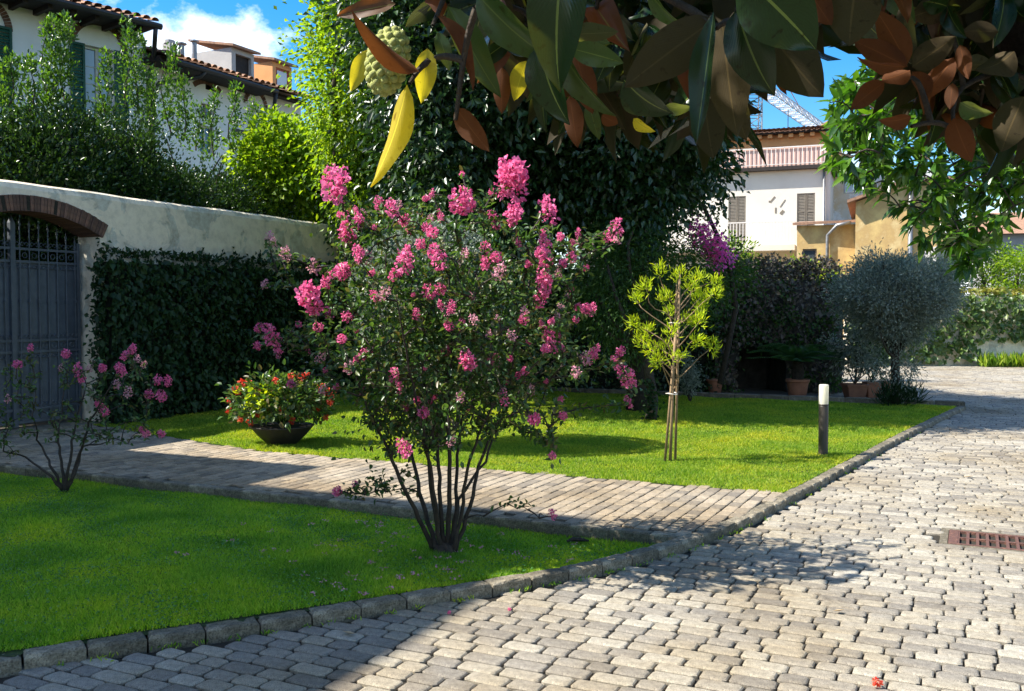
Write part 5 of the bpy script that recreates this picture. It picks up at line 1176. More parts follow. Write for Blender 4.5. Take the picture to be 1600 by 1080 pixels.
flowers = [(525, 288, 22), (517, 275, 14), (530, 302, 14), (800, 268, 27), (806, 285, 20), (790, 288, 18), (720, 312, 19), (733, 320, 12), (592, 318, 10), (612, 325, 11), (545, 356, 17), (540, 368, 11), (632, 343, 9), (803, 332, 15), (800, 345, 9), (857, 328, 17), (675, 363, 10), (632, 408, 16), (683, 402, 13), (758, 388, 11), (775, 402, 10),
           (482, 462, 21), (490, 478, 15), (535, 424, 14), (510, 440, 10), (852, 382, 11), (846, 395, 11), (853, 408, 12), (848, 420, 11), (850, 436, 14), (851, 450, 12), (845, 465, 12), (893, 402, 10), (880, 412, 8), (903, 365, 6), (876, 370, 7), (962, 360, 14), (950, 366, 9), (915, 483, 11), (903, 480, 8), (925, 484, 8),
           (670, 455, 11), (688, 452, 10), (405, 512, 8), (422, 522, 14), (432, 528, 10), (402, 540, 8), (434, 548, 8), (515, 487, 9), (542, 495, 10), (497, 512, 9), (534, 530, 8), (728, 562, 14), (735, 566, 9), (697, 549, 9), (615, 585, 9), (662, 645, 10), (631, 700, 12), (705, 480, 8), (858, 525, 11), (852, 545, 8),
           (927, 553, 11), (918, 560, 8), (970, 549, 9), (962, 566, 9), (972, 580, 11), (982, 590, 12), (988, 600, 9), (982, 628, 7), (835, 655, 11), (880, 650, 8), (863, 712, 7), (787, 622, 8), (876, 624, 6), (818, 498, 8), (527, 768, 9), (555, 758, 8), (863, 803, 8), (640, 360, 8), (585, 462, 7), (745, 470, 7), (560, 340, 8), (657, 380, 8), (700, 508, 8), (720, 508, 8), (615, 430, 8), (690, 340, 7), (560, 395, 10), (455, 600, 9), (775, 350, 8), (770, 300, 7), (820, 580, 7), (900, 500, 6), (650, 490, 7)]
pale = [(420, 370, 9), (428, 378, 7), (445, 395, 9), (450, 402, 7), (490, 415, 12), (414, 443, 8), (572, 400, 12), (560, 405, 8), (905, 378, 8), (780, 425, 12), (850, 420, 8), (965, 375, 7), (500, 560, 9), (545, 575, 9), (600, 460, 10), (740, 500, 8), (830, 610, 8), (915, 560, 10), (800, 525, 8), (720, 620, 8), (900, 580, 9), (505, 610, 8), (820, 490, 9), (870, 495, 7), (705, 690, 8)]
tg = []; fl = []
for lst, isp in ((flowers, 0), (pale, 1)):
    for x, y, r_ in lst:
        rx_ = math.sqrt(max(.05, 1 - ((x - 690) / 330) ** 2 - ((y - 480) / 330) ** 2)); dy = random.uniform(-1, -.55) * .95 * rx_ if random.random() < .8 else random.uniform(-.5, .3)
        if y > 740 or x < 440 or x > 900: dy = random.uniform(-.25, .25)
        p = mrel(x, y, dy); fl.append((p, r_, isp)); tg.append(p)
for _ in range(75):
    d = rdir(1)[0]; rr = .75 + .3 * rng.random(); x = 693 + d[0] * 235 * rr; y = 470 - d[2] * 190 * rr; dy = -abs(d[1]) * .8 * rr
    if y > 640: continue
    p = mrel(x, y, dy); fl.append((p, random.uniform(4, 8), random.random() < .35)); tg.append(p)
# further leafy twigs filling the crown
for _ in range(120):
    a_ = random.uniform(-1, 1); tg.append(mrel(690 + a_ * 130, random.uniform(590, 690) - abs(a_) * 25, random.uniform(-.5, .5)))
for _ in range(430):
    d = rdir(1)[0]; rr = rng.random() ** .5
    x = 693 + d[0] * 238 * rr; y = 478 - d[2] * 185 * rr; dy = d[1] * .8 * rr
    if y > 640 and abs(x - 700) > 150: continue
    tg.append(mrel(x, y, dy))
for x, y in ((950, 560), (930, 545), (900, 540), (880, 560), (910, 575), (860, 590), (840, 640), (800, 650), (820, 670), (850, 690), (560, 600), (530, 560), (500, 540), (470, 520), (450, 515), (870, 430), (890, 440), (930, 380), (910, 400), (880, 380), (830, 350), (590, 350), (570, 330), (540, 320), (440, 420), (600, 640), (620, 620), (640, 650), (740, 640), (760, 650), (700, 640), (580, 745), (600, 760), (570, 765), (540, 770), (800, 785), (830, 795), (850, 800), (760, 800), (560, 660), (700, 600), (650, 610), (750, 600), (600, 740), (640, 735), (605, 690)):
    for _ in range(2): tg.append(mrel(x + random.uniform(-8, 8), y + random.uniform(-8, 8), random.uniform(-.4, .4) if y < 700 else random.uniform(-.1, .1)))
tb_, tw = grow(stems, tg, .0024, r_join=2.6, up=1.6)
tb_.build('twigs', M['barkl'], my, kind='stuff')
P, A, N = twig_leaves(tw, .026, .045, .02, 3)
k = P[:, 2] > 0.35
leaf_cloud('leaves', P[k], A[k], N[k], .046 * (.6 + .6 * rng.random(k.sum())), .026, M['l_myrtle'], my, True)
C = ell_clumps(mrel(700, 515), (.80, .72, .68), 175, .1); P, A, N = clumps_to_leaves(C, 34, .16, mrel(690, 560), .2, .5)
leaf_cloud('inner_leaves', P, A, N, .046 * (.6 + .6 * rng.random(len(P))), .027, M['l_myrtle'], my, True)
for p, r_, isp in fl:
    put('flower_head', random.choice(BLP if isp else BL), my, p, r_ * Ym / F * .96)

# small myrtle at the left
m2 = G(100, 770, -.01); Y2 = m2.y
ms = empty('crape_myrtle', (m2.x, Y2, 0), 0, 'small sparse crape myrtle with few pink heads in front of the gate', 'tree')
def m2rel(px, py, dy=0.): p = at(px, py, Y2 + dy); return np.array([p.x - m2.x, p.y - Y2, p.z])
stems2 = []
for i, sp2 in enumerate([[(100, 770), (85, 735), (65, 700), (50, 650)], [(100, 770), (97, 720), (90, 680), (100, 610)], [(102, 770), (108, 720), (118, 660), (135, 600)], [(104, 768), (125, 710), (140, 660), (180, 590)], [(103, 768), (118, 740), (128, 700), (170, 690)], [(98, 768), (80, 745), (40, 715), (5, 705)]]):
    pts = [m2rel(x, y, random.uniform(-.2, .2) * k / 3) for k, (x, y) in enumerate(sp2)]; dp = []
    for a, b2 in zip(pts, pts[1:]):
        for k in range(4): dp.append(a + (b2 - a) * k / 4 + rng.normal(size=3) * .007)
    dp.append(pts[-1]); rs = [.016 * (1 - .7 * k / (len(dp) - 1)) for k in range(len(dp))]; stems2.append((dp, rs)); MB().tube(dp, rs, 7).build('stem', M['barkl'], ms, smooth=True)
f2 = [(28, 570, 9), (103, 553, 9), (48, 543, 6), (122, 578, 9), (127, 590, 8), (160, 575, 8), (188, 577, 10), (208, 545, 9), (195, 555, 7), (233, 616, 10), (247, 593, 9), (262, 595, 8), (252, 618, 10), (160, 640, 7), (152, 630, 6), (228, 678, 8), (252, 678, 8), (222, 672, 7), (165, 645, 7)]
f2p = [(200, 612, 9), (182, 600, 8), (215, 560, 7), (12, 622, 7), (140, 575, 7), (95, 575, 6), (225, 570, 6)]
tg2 = []; fl2 = []
for lst, isp in ((f2, 0), (f2p, 1)):
    for x, y, r_ in lst: p = m2rel(x, y, random.uniform(-.3, .3)); tg2.append(p); fl2.append((p, r_, isp))
for _ in range(120):
    x = random.uniform(0, 235); y = random.uniform(560, 690)
    if (x > 120 and y > 660 and x > 200): continue
    tg2.append(m2rel(x, y, random.uniform(-.4, .4)))
for x, y in ((10, 710), (30, 700), (5, 690), (-10, 640), (-30, 620), (200, 690), (240, 680)): tg2.append(m2rel(x, y, random.uniform(-.1, .1)))
tb_, tw2 = grow(stems2, tg2, .0024, r_join=2.4); tb_.build('twigs', M['barkl'], ms, kind='stuff')
P, A, N = twig_leaves(tw2, .032, .045, .018, 2); leaf_cloud('leaves', P, A, N, .045 * (.6 + .6 * rng.random(len(P))), .026, M['l_myrtle'], ms, True)
for p, r_, isp in fl2: put('flower_head', random.choice(BLP if isp else BL), ms, p, r_ * Y2 / F * .9)

# fallen blossom, bark, leaves on the ground
P = []
for _ in range(95):
    x = random.gauss(640, 150); y = random.uniform(815, 935)
    p = G(x, y, .03); z = float(lawn_z(p.x, p.y)); p = G(x, y, z)
    if inpoly(np.array([[p.x, p.y]]), near_poly)[0]: P.append((p.x, p.y, z + .024))
P = np.array(P); P = np.repeat(P, 7, 0) + rng.normal(size=(len(P) * 7, 3)) * [.014, .014, .004]
o = leaf_cloud('fallen_petals', P, rng.normal(size=P.shape) * [1, 1, .3], rdir(len(P)) + [0, 0, 1.5], .015, .014, M['fl_pale']); tag(o, 'faded pink petals scattered on the grass under the flowering tree', 'petals', kind='stuff')
for px_, py_, lab in ((702, 957, 'single pink blossom lying on the paving near the kerb'), (796, 952, 'small pink petal cluster on the sunlit paving')):
    p = G(px_, py_, .012); o = put('fallen_blossom', BL[0], None, p, .011); tag(o, lab, 'petal', 'fallen blossoms on the paving')
p = G(1369, 1068, .02); o = empty('fallen_flower', tuple(p), 0, 'crumpled orange red flower fallen on the paving at the bottom edge', 'flower'); put('petals', BLR[0], o, (0, 0, .004), .022)
mbk = MB(); mbk.tube([(-.07, 0, 0), (-.03, .01, .012), (.02, 0, .014), (.07, .006, .002)], [.008, .017, .016, .006], 6)
p = G(903, 846, .03); z = float(lawn_z(p.x, p.y)); p = G(903, 846, z + .01); o = mbk.build('bark_piece', M['barkd']); o.location = p; o.scale = (1.1, 1.4, .9); tag(o, 'curled dark piece of bark lying on the near lawn', 'bark')
lm = surf('dry_leaf', (.42, .33, .2), (.3, .2, .1), 9, .8, 0)
for px_, py_, sz, lab in ((545, 990, .05, 'pale dry leaf on the shaded paving below the kerb'), (1514, 745, .06, 'curled brown leaf on the drive beyond the lamp'), (1310, 955, .03, 'tiny dry leaf on the sunny paving')):
    p = G(px_, py_, .014); o = MB().add([(-sz, 0, 0), (-.2 * sz, sz * .3, .006), (sz, 0, .010), (-.2 * sz, -sz * .3, .007), (.1 * sz, 0, 0)], [(0, 4, 1), (1, 4, 2), (0, 3, 4), (3, 2, 4)]).build('dry_leaf', lm); o.location = p; o.rotation_euler = (0, 0, random.uniform(-1, 1)); tag(o, lab, 'leaf', 'dry leaves on the paving')

# ------------------------------------------------------------------ glossy tree on the right
rt = empty('glossy_tree', (6.3, 7.6, 0), 0, 'bright glossy leaved tree hanging in from the right over the drive', 'tree')
Rl = lambda p: np.array(p) - np.array(rt.location)
MB().tube([(0, 0, 0), (-.03, .05, 1.0), (-.1, -.05, 2.0), (-.3, -.1, 3.0), (-.6, -.1, 4.0)], [.14, .11, .10, .08, .04], 10).build('trunk', M['bark'], rt, smooth=True)
st_r = []
for e in ((3.2, 6.3, 2.9), (3.6, 5.8, 2.5), (3.0, 6.8, 3.4), (4.2, 6.2, 2.3), (4.4, 7.4, 3.0), (3.9, 6.5, 3.7), (5.0, 6.2, 2.8)):
    s0 = np.array([-.1, -.05, 1.9 + random.uniform(0, 1)]); e = Rl(e); pts = [s0 + (e - s0) * t + np.array([0, 0, .25 * math.sin(math.pi * t)]) + rng.normal(size=3) * .02 for t in np.linspace(0, 1, 9)]
    st_r.append((pts, None)); MB().tube(pts, [.045 * (1 - .8 * t) + .004 for t in np.linspace(0, 1, 9)], 6, False).build('branch', M['bark'], rt, smooth=True)
polyR = [(1292, 205), (1290, 150), (1330, 115), (1400, 70), (1500, 30), (1640, 0), (1900, 0), (1900, 400), (1650, 350), (1580, 350), (1535, 400), (1500, 415), (1478, 375), (1440, 360), (1400, 315), (1345, 285), (1305, 255), (1290, 230)]
tg_r = []
while len(tg_r) < 680:
    x, y = random.uniform(1285, 1900), random.uniform(0, 440)
    if inpoly(np.array([[x, y]]), polyR)[0] and (x < 1640 or random.random() < .3): tg_r.append(Rl(at(x, y, random.uniform(5.3, 7.6))))
for x, y in ((1300, 225), (1310, 190), (1296, 250), (1325, 150), (1320, 265), (1350, 285), (1400, 315), (1440, 370), (1480, 380), (1500, 415), (1520, 395), (1335, 130), (1300, 205)):
    for _ in range(2): tg_r.append(Rl(at(x + random.uniform(-8, 8), y + random.uniform(-6, 6), random.uniform(5.6, 6.4))))
tb_, twr = grow(st_r, tg_r, .003, r_join=2.2, up=.1); tb_.build('twigs', M['bark'], rt, kind='stuff')
P, A, N = [], [], []
for q in twr:
    d = unit((q[-1] - q[-2])[None])[0]
    for k in range(9):
        a = d * .7 + rng.normal(size=3) * .75; a[2] -= .15; P.append(q[-1] - d * rng.random() * .07); A.append(a); N.append(rng.normal(size=3) * .4 + [0, 0, 1.0])
P, A, N = map(np.array, (P, A, N)); leaf_cloud('leaves', P, A, N, .115 * (.65 + .6 * rng.random(len(P))), .044, M['l_right'], rt, True, .18, .2)

# ------------------------------------------------------------------ magnolia over the camera
def magm(name, top, under, tr, tcol, rough=.22):
    m, n, l, p, o = nt(name)
    geo = n.new('ShaderNodeNewGeometry'); uv = n.new('ShaderNodeUVMap'); sep = n.new('ShaderNodeSeparateXYZ'); l.new(uv.outputs[0], sep.inputs[0])
    oi = n.new('ShaderNodeObjectInfo')
    def mix(a, b_, f, blend='MIX'):
        x = n.new('ShaderNodeMix'); x.data_type = 'RGBA'; x.blend_type = blend
        for s, v in ((0, f), (6, a), (7, b_)):
            if hasattr(v, 'links'): l.new(v, x.inputs[s])
            else: x.inputs[s].default_value = v if s == 0 else (*v, 1)
        return x.outputs[2]
    tcn = n.new('ShaderNodeTexCoord'); nz = n.new('ShaderNodeTexNoise'); nz.inputs['Scale'].default_value = 45; nz.inputs['Detail'].default_value = 5; l.new(tcn.outputs['Object'], nz.inputs[0])
    rib = n.new('ShaderNodeMath'); rib.operation = 'COMPARE'; rib.inputs[1].default_value = .5; rib.inputs[2].default_value = .02; l.new(sep.outputs[0], rib.inputs[0])
    va = ramp(n, [(0, (.7, .7, .7)), (1, (1.35, 1.25, 1.1))]); l.new(oi.outputs['Random'], va.inputs[0])
    t0 = mix(top, tuple(x * 1.5 for x in top), nz.outputs[0]); t1 = mix(t0, (.16, .22, .05), rib.outputs[0])
    u0 = mix(under, tuple(x * .6 for x in under), nz.outputs[0]); u1 = mix(u0, tuple(min(1, x * 1.7) for x in under), rib.outputs[0])
    c = mix(t1, u1, geo.outputs['Backfacing']); sn = n.new('ShaderNodeTexNoise'); sn.inputs['Scale'].default_value = 9; sn.inputs['Detail'].default_value = 4; l.new(tcn.outputs['Object'], sn.inputs[0])
    sr = ramp(n, [(.60, (1, 1, 1)), (.68, (.42, .28, .18))]); l.new(sn.outputs[0], sr.inputs[0]); c = mix(c, sr.outputs[0], 1.0, 'MULTIPLY')
    c = mix(c, va.outputs[0], 1.0, 'MULTIPLY'); l.new(c, p.inputs['Base Color'])
    mr = n.new('ShaderNodeMapRange'); mr.inputs['To Min'].default_value = rough; mr.inputs['To Max'].default_value = .85; l.new(geo.outputs['Backfacing'], mr.inputs[0]); l.new(mr.outputs[0], p.inputs['Roughness'])
    p.inputs['Specular IOR Level'].default_value = .4
    wv = n.new('ShaderNodeTexWave'); wv.inputs['Scale'].default_value = 5.5; wv.inputs['Distortion'].default_value = 1.5; wv.bands_direction = 'Y'
    absx = n.new('ShaderNodeMath'); absx.operation = 'PINGPONG'; absx.inputs[1].default_value = .5; l.new(sep.outputs[0], absx.inputs[0])
    sk = n.new('ShaderNodeMath'); sk.operation = 'ADD'; l.new(absx.outputs[0], sk.inputs[0]); l.new(sep.outputs[1], sk.inputs[1])
    cb = n.new('ShaderNodeCombineXYZ'); l.new(sk.outputs[0], cb.inputs[1]); l.new(cb.outputs[0], wv.inputs[0])
    bu = n.new('ShaderNodeBump'); bu.inputs['Strength'].default_value = .09; bu.inputs['Distance'].default_value = .002; l.new(wv.outputs[0], bu.inputs['Height']); l.new(bu.outputs[0], p.inputs['Normal'])
    t = n.new('ShaderNodeBsdfTranslucent'); t.inputs[0].default_value = (*tcol, 1); mx = n.new('ShaderNodeMixShader'); mx.inputs[0].default_value = tr
    l.new(p.outputs[0], mx.inputs[1]); l.new(t.outputs[0], mx.inputs[2]); l.new(mx.outputs[0], o.inputs[0]); return m
M['mag'] = magm('magnolia_leaf', (.010, .03, .009), (.048, .034, .012), .12, (.16, .18, .02))
M['mago'] = magm('magnolia_leaf_olive', (.02, .035, .010), (.050, .036, .013), .14, (.24, .20, .02))
M['magl'] = magm('magnolia_leaf_light', (.035, .075, .02), (.10, .09, .035), .18, (.35, .4, .05), .3)
M['magb'] = magm('magnolia_leaf_rust', (.05, .026, .011), (.10, .036, .010), .26, (.50, .15, .02), .5)
M['magy'] = magm('magnolia_leaf_yellow', (.55, .48, .03), (.62, .52, .05), .55, (.95, .78, .03), .4)
mg = empty('magnolia_tree', (3.6, 1.0, 0), 0, 'old magnolia whose dark glossy and rusty leaves hang over the top of the view', 'tree')
mo = Vector(mg.location)
MB().tube([(0, 0, 0), (.02, 0, .8), (-.05, .05, 1.6), (-.2, .1, 2.4), (-.3, .1, 3.6)], [.22, .17, .15, .13, .08], 12).build('trunk', M['barkd'], mg, smooth=True)
limb_pts = [np.array(p) - np.array(mo) for p in [(3.55, 1.05, 1.4), (2.6, 1.6, 2.05)] + [tuple(at(x, y, Y)) for x, y, Y in ((1640, 130, 2.1), (1592, 40, 2.1), (1540, -80, 2.1), (1400, -160, 2.0), (1200, -140, 1.8), (1000, -90, 1.65), (820, -60, 1.6), (700, -30, 1.6))]]
dn = []
for a, b2 in zip(limb_pts, limb_pts[1:]): dn += [a + (b2 - a) * k / 4 for k in range(4)]
dn.append(limb_pts[-1]); kk = len(dn)
MB().tube(dn, [.07 * (1 - .85 * (i / (kk - 1))) + .004 for i in range(kk)], 10).build('limb', M['barkd'], mg, smooth=True)
def mleaf_mesh(L, W, fold, curl, twist=0., nlen=10):
    V, UV = [], []
    for i in range(nlen + 1):
        t = i / nlen; w_ = W / 2 * (math.sin(math.pi * min(1, t ** .85)) ** .75 if 0 < t < 1 else 0) * (1 - .12 * t) + .0012
        for j in range(-2, 3):
            u = j / 2; x = u * w_ * (1 - .12 * abs(fold) * abs(u)); zz = fold * abs(u) ** 1.3 * w_ + curl * L * (t * t) + .02 * L * math.sin(t * 11 + j * 1.7) * abs(u); a = twist * t
            V.append((x * math.cos(a) - zz * math.sin(a), L * t, x * math.sin(a) + zz * math.cos(a))); UV.append(((u + 1) / 2, t))
    Fq = [(i * 5 + j, i * 5 + j + 1, (i + 1) * 5 + j + 1, (i + 1) * 5 + j) for i in range(nlen) for j in range(4)]
    me = bpy.data.meshes.new('leaf'); me.from_pydata(V, [], Fq); me.polygons.foreach_set('use_smooth', [True] * len(me.polygons))
    uvl = me.uv_layers.new(name='UVMap'); uvl.data.foreach_set('uv', [c for lo in me.loops for c in UV[lo.vertex_index]])
    return me
LIB = [mleaf_mesh(1, .42, f_, c_, tw_) for f_, c_, tw_ in ((.35, -.14, .35), (.6, -.26, -.4), (.2, -.10, .3), (.5, .10, .55), (.9, -.32, -.3))]
LIBM = {}
def lib(k, mk):
    if (k, mk) not in LIBM: me = LIB[k].copy(); me.materials.append(M[mk]); LIBM[(k, mk)] = me
    return LIBM[(k, mk)]
nmag = 0
def mleaf(B, T, w, mk, side, roll=0., k=None):
    """leaf from B (stalk) to T (tip), w = width in metres; side 't' shows its upper face to the camera"""
    global nmag
    B, T = Vector(B), Vector(T); y = (T - B); L = y.length; y.normalize()
    v = (Vector((0, 0, CH)) - (B + T) / 2).normalized(); z = (v - y * v.dot(y)).normalized()
    if side == 'u': z = -z
    z = Matrix.Rotation(roll, 3, y) @ z; x = y.cross(z).normalized()
    k = random.randrange(5) if k is None else k
    o = link('leaf', lib(k, mk), None, mg); ww = w / .42
    Mt = Matrix(((x.x * ww, y.x * L, z.x * (L + ww) / 2, B.x - mo.x), (x.y * ww, y.y * L, z.y * (L + ww) / 2, B.y - mo.y), (x.z * ww, y.z * L, z.z * (L + ww) / 2, B.z - mo.z), (0, 0, 0, 1)))
    o.matrix_basis = Mt; nmag += 1; return o
def pl(bx, by, tx, ty, wpx, Y, mk, side, roll=0., k=None, dY=0.): return mleaf(at(bx, by, Y), at(tx, ty, Y + dY), wpx * Y / F, mk, side, roll, k)
prim = [  # base, tip, width px, depth, kind, side, roll
 (618, 6, 524, 22, 32, 1.55, 'magb', 't', .6, 0), (655, 112, 544, 42, 40, 1.45, 'magb', 'u', .5, 4), (668, 76, 661, 160, 38, 1.5, 'magy', 't', .1, 0), (575, 78, 548, 142, 30, 1.6, 'magy', 't', .4, 0),
 (636, 132, 600, 300, 46, 1.45, 'magy', 'u', .35, 1), (712, 168, 762, 240, 40, 1.5, 'magb', 'u', -.2, 2), (684, 25, 762, 128, 34, 1.5, 'magb', 'u', .7, 4), (700, 10, 778, 148, 52, 1.55, 'magl', 't', -.3, 1), (684, 50, 704, 110, 26, 1.6, 'magl', 't', 0, 2),
 (880, -75, 858, 130, 104, 1.2, 'mag', 't', -.1, 1), (745, -10, 850, 108, 62, 1.35, 'magl', 't', .2, 1), (890, 75, 975, 98, 40, 1.4, 'magl', 't', .2, 2), (885, 55, 965, 48, 34, 1.45, 'magl', 'u', .5, 0), (880, 45, 955, 68, 28, 1.5, 'magl', 't', -.4, 1),
 (822, 95, 800, 158, 34, 1.6, 'magy', 'u', -.2, 2), (785, 105, 783, 180, 30, 1.6, 'magb', 'u', .2, 0), (842, 70, 868, 195, 66, 1.35, 'mag', 't', .2, 1), (878, 80, 940, 192, 44, 1.4, 'magl', 't', .5, 4), (900, 85, 925, 180, 44, 1.55, 'magb', 'u', .1, 2),
 (1118, 28, 972, 138, 82, 1.25, 'mago', 'u', .25, 2), (1012, -15, 1068, 62, 30, 1.3, 'magl', 't', .6, 1), (1115, 18, 1092, 228, 40, 1.2, 'mag', 't', .7, 3), (1128, 30, 1148, 218, 76, 1.35, 'mago', 'u', .15, 0), (1160, -40, 1278, 75, 120, 1.1, 'mag', 't', .2, 2),
 (1150, 15, 1198, 150, 84, 1.2, 'mag', 't', -.2, 1), (1195, 40, 1282, 155, 92, 1.25, 'mag', 'u', .2, 0), (975, 125, 1035, 192, 60, 1.5, 'mag', 't', .3, 1), (890, 150, 903, 232, 34, 1.6, 'magb', 'u', .3, 2), (920, 160, 935, 220, 26, 1.65, 'magl', 't', .3, 3), (940, 180, 965, 195, 24, 1.7, 'magb', 'u', 0, 2),
 (1040, 165, 1082, 176, 24, 1.55, 'magl', 't', .3, 1), (990, 185, 1018, 212, 22, 1.7, 'magy', 't', .4, 1), (1150, 150, 1158, 222, 50, 1.5, 'mago', 'u', -.3, 0), (1100, 150, 1112, 250, 60, 1.7, 'mag', 'u', .1, 2), (850, 120, 842, 205, 30, 1.7, 'mag', 't', .3, 1),
 (1418, 100, 1372, 14, 48, 1.75, 'magb', 'u', .1, 0), (1418, 104, 1332, 62, 42, 1.75, 'magb', 'u', .2, 2), (1415, 104, 1334, 104, 28, 1.7, 'magb', 'u', .5, 1), (1382, 128, 1325, 170, 36, 1.7, 'magb', 'u', -.2, 2), (1422, 110, 1376, 132, 40, 1.65, 'magb', 'u', .9, 0), (1424, 182, 1371, 200, 30, 1.7, 'magb', 'u', .3, 1),
 (1424, 100, 1405, 10, 46, 1.8, 'mag', 'u', .8, 2), (1425, 105, 1490, 60, 46, 1.8, 'mag', 'u', .2, 2), (1425, 112, 1460, 170, 40, 1.8, 'magb', 'u', .6, 1), (1430, 108, 1500, 110, 44, 1.85, 'mag', 'u', -.3, 0), (1340, -40, 1322, 76, 92, 1.5, 'mag', 'u', .1, 2), (1290, -30, 1345, 50, 60, 1.6, 'mag', 't', .3, 0),
 (1390, -30, 1430, 28, 34, 1.7, 'magb', 'u', .3, 1), (1490, 90, 1440, 160, 40, 1.8, 'magb', 'u', .4, 2), (1488, 130, 1484, 172, 22, 1.7, 'magb', 'u', .3, 2), (1500, 70, 1512, 125, 26, 1.8, 'magb', 'u', .2, 0), (1490, 185, 1514, 255, 46, 1.75, 'magb', 'u', -.2, 2), (1500, 160, 1545, 190, 36, 1.7, 'magl', 't', .4, 1),
 (1560, 50, 1500, 48, 36, 1.9, 'mag', 'u', .3, 0), (1600, 150, 1560, 240, 60, 1.8, 'mag', 'u', .1, 2), (1585, 80, 1530, 130, 56, 1.9, 'mag', 'u', .3, 1), (1260, -20, 1300, 40, 46, 1.5, 'magb', 'u', .4, 0)]
for a in prim: pl(*a)
# leaf rosettes at shoot ends, hanging in the dark mass behind those
cent = [(690, -5, 1.7), (760, 0, 1.75), (800, 60, 1.9), (870, 30, 1.8), (930, 10, 1.7), (960, 70, 1.9), (1010, 40, 1.8), (1040, 110, 2.0), (1080, 60, 1.7), (1110, 120, 1.9), (1150, 70, 1.6), (1210, 30, 1.5), (1230, 80, 1.8), (1000, 130, 2.1), (920, 110, 2.0), (860, 90, 2.1),
        (1440, 20, 2.0), (1480, 10, 1.9), (1540, 30, 2.2), (1500, 90, 2.1), (1550, 100, 2.0), (1590, 60, 2.3), (1530, 160, 2.1), (1580, 150, 2.2), (1470, 140, 2.1), (1610, 110, 2.0), (1380, -20, 1.9), (1310, -10, 1.8), (1570, -10, 2.0)]
for cx2, cy2, Yc in cent:
    for q in range(7):
        a = random.uniform(0, 6.28); e = random.uniform(55, 125) * 1.6 / Yc; dx = math.cos(a) * e * .75; dy_ = abs(math.sin(a)) * e * .75 + random.uniform(-20, 45)
        tx, ty = cx2 + dx, min(cy2 + dy_, 205 if cx2 < 1250 else 225)
        if cx2 < 1250 and tx > 1285: tx = 1275
        if 1140 < tx < 1300: ty = min(ty, 138)
        if cx2 > 1300 and tx < 1355 and ty > 60: tx = 1400
        if tx < 690 and ty > 40: ty = 30
        mk = random.choices(['mag', 'magb', 'magl'], [.78, .14, .08])[0]
        pl(cx2, cy2, tx, ty, random.uniform(34, 60) * 1.6 / Yc, Yc, mk, random.choice('ttu'), random.uniform(-.8, .8), None, random.uniform(-.1, .1))
# shoots that carry the rosettes
tgm = [np.array(at(x, y, Y)) - np.array(mo) for x, y, Y in cent + [(676, 20, 1.55), (668, 80, 1.52), (880, -60, 1.25), (1120, 20, 1.25), (1160, -30, 1.15), (1420, 104, 1.75), (1424, 180, 1.72), (640, 110, 1.47), (712, 168, 1.5), (745, -10, 1.4), (1490, 185, 1.8), (1150, 15, 1.22)]]
tb_, _t = grow([(dn, None)], tgm, .0035, r_join=1.8, up=0); tb_.build('shoots', M['bark'], mg, smooth=True, kind='stuff')
# unseen leaves added towards the sun to keep the hanging leaves in shade
P, A, N = [], [], []
while len(P) < 5200:
    tt = random.uniform(.5, 2.6); p = np.array([random.uniform(.02, 4.2) - tt * math.cos(SUN_EL) * SH.x, random.uniform(-.6, 3.2) - tt * math.cos(SUN_EL) * SH.y, 2.0 + tt * math.sin(SUN_EL)])
    if p[1] > .2:
        zp = cp * p[1] - sp_ * (p[2] - CH); yp = 540 - F * (sp_ * p[1] + cp * (p[2] - CH)) / max(zp, .05)
        if yp > -230: continue
    P.append(p - np.array(mo)); A.append(rng.normal(size=3) + [0, 0, -.4]); N.append(rng.normal(size=3) * .4 + [0, 0, 1])
o = leaf_cloud('shading_leaves', np.array(P), np.array(A), np.array(N), .17, .07, M['l_dark'], mg, True)
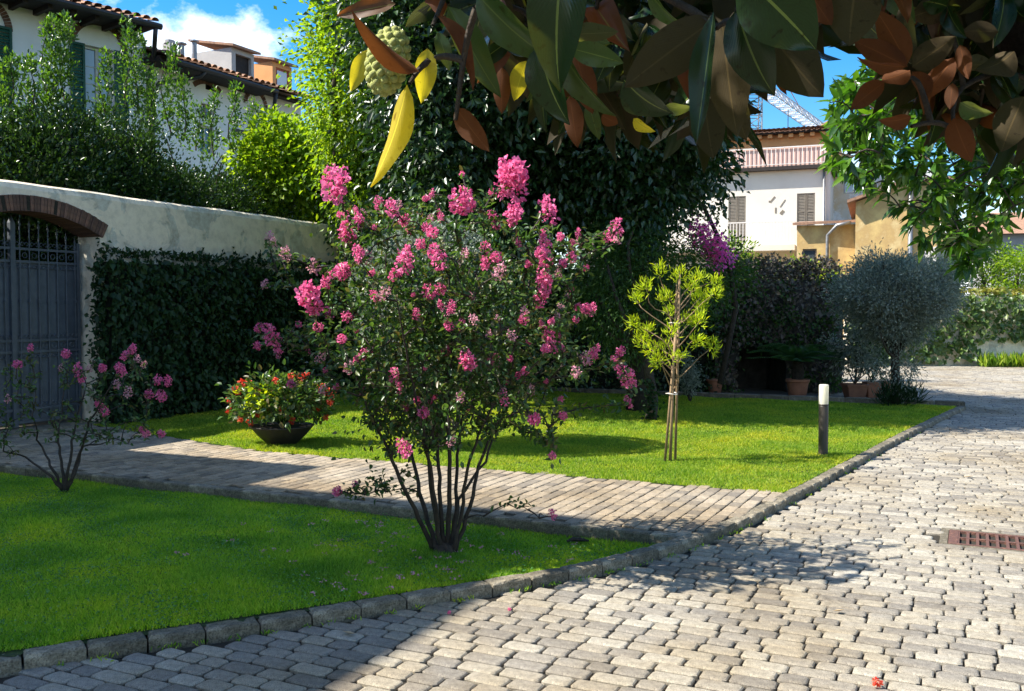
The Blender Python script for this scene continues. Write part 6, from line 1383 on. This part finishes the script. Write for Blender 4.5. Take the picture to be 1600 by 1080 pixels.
# further dim leaves behind, filling the hanging mass
Pq = [[(700, -40), (1290, -40), (1285, 80), (1200, 100), (1150, 130), (1145, 190), (1100, 225), (1010, 205), (900, 200), (850, 150), (760, 80)], [(1350, -40), (1660, -40), (1660, 230), (1560, 215), (1500, 235), (1460, 200), (1430, 130), (1400, 60)]]
P, A, N = [], [], []
while len(P) < 900:
    x, y = random.uniform(700, 1660), random.uniform(-40, 230)
    if not any(inpoly(np.array([[x, y]]), q)[0] for q in Pq): continue
    if y > 150 and random.random() < .5: continue
    P.append(np.array(at(x, y - 25, random.uniform(2.0, 3.0))) - np.array(mo)); A.append(rng.normal(size=3) * .7 + [0, 0, -.6]); N.append(rng.normal(size=3) + [0, -.6, .3])
leaf_cloud('dim_leaves', np.array(P), np.array(A), np.array(N), .15, .06, M['mag'], mg, True)
# fruit cone
fc = at(606, 96, 1.55); fr = empty('fruit_cone', (fc.x - mo.x, fc.y - mo.y, fc.z - mo.z)); fr.parent = mg; fr.rotation_euler = (0, R(14), 0); fr.scale = (.86, .86, .92)
s_ = 1.55 / F; fm_ = surf('fruit_skin', (.50, .52, .16), (.34, .38, .09), 70, .7, .5, 300, c3=(.62, .58, .26))
Fb = MB(); Fb.lathe([(0, -.058), (.02, -.052), (.033, -.02), (.034, .02), (.022, .05), (0, .056)], 16); Fb.build('fruit_core', fm_, fr, smooth=True)
def knob():
    me = bpy.data.meshes.new('carpel'); v = []; f = []
    for i, (r_, z_) in enumerate(((1, -.2), (1.05, .3), (.8, .75), (.3, 1.0))):
        for j in range(8): v.append((math.cos(j * math.pi / 4) * r_, math.sin(j * math.pi / 4) * r_, z_))
    for i in range(3):
        for j in range(8): f.append((i * 8 + j, i * 8 + (j + 1) % 8, (i + 1) * 8 + (j + 1) % 8, (i + 1) * 8 + j))
    f.append(tuple(range(24, 32))); me.from_pydata(v, [], f); me.polygons.foreach_set('use_smooth', [True] * 25); me.materials.append(fm_); return me
kn = knob(); nk = 95
for i in range(nk):
    t = (i + .5) / nk; z_ = 1 - 2 * t; ph = i * 2.39996; rr = math.sqrt(1 - z_ * z_); d = Vector((rr * math.cos(ph), rr * math.sin(ph), z_)); p = Vector((d.x * .033, d.y * .033, d.z * .054))
    o = link('carpel', kn, None, fr, p); o.scale = (.0072, .0072, .009); o.rotation_euler = Vector((d.x, d.y, d.z * .6)).to_track_quat('Z', 'Y').to_euler()
print('pavers', n_drive, 'magnolia leaves', nmag)
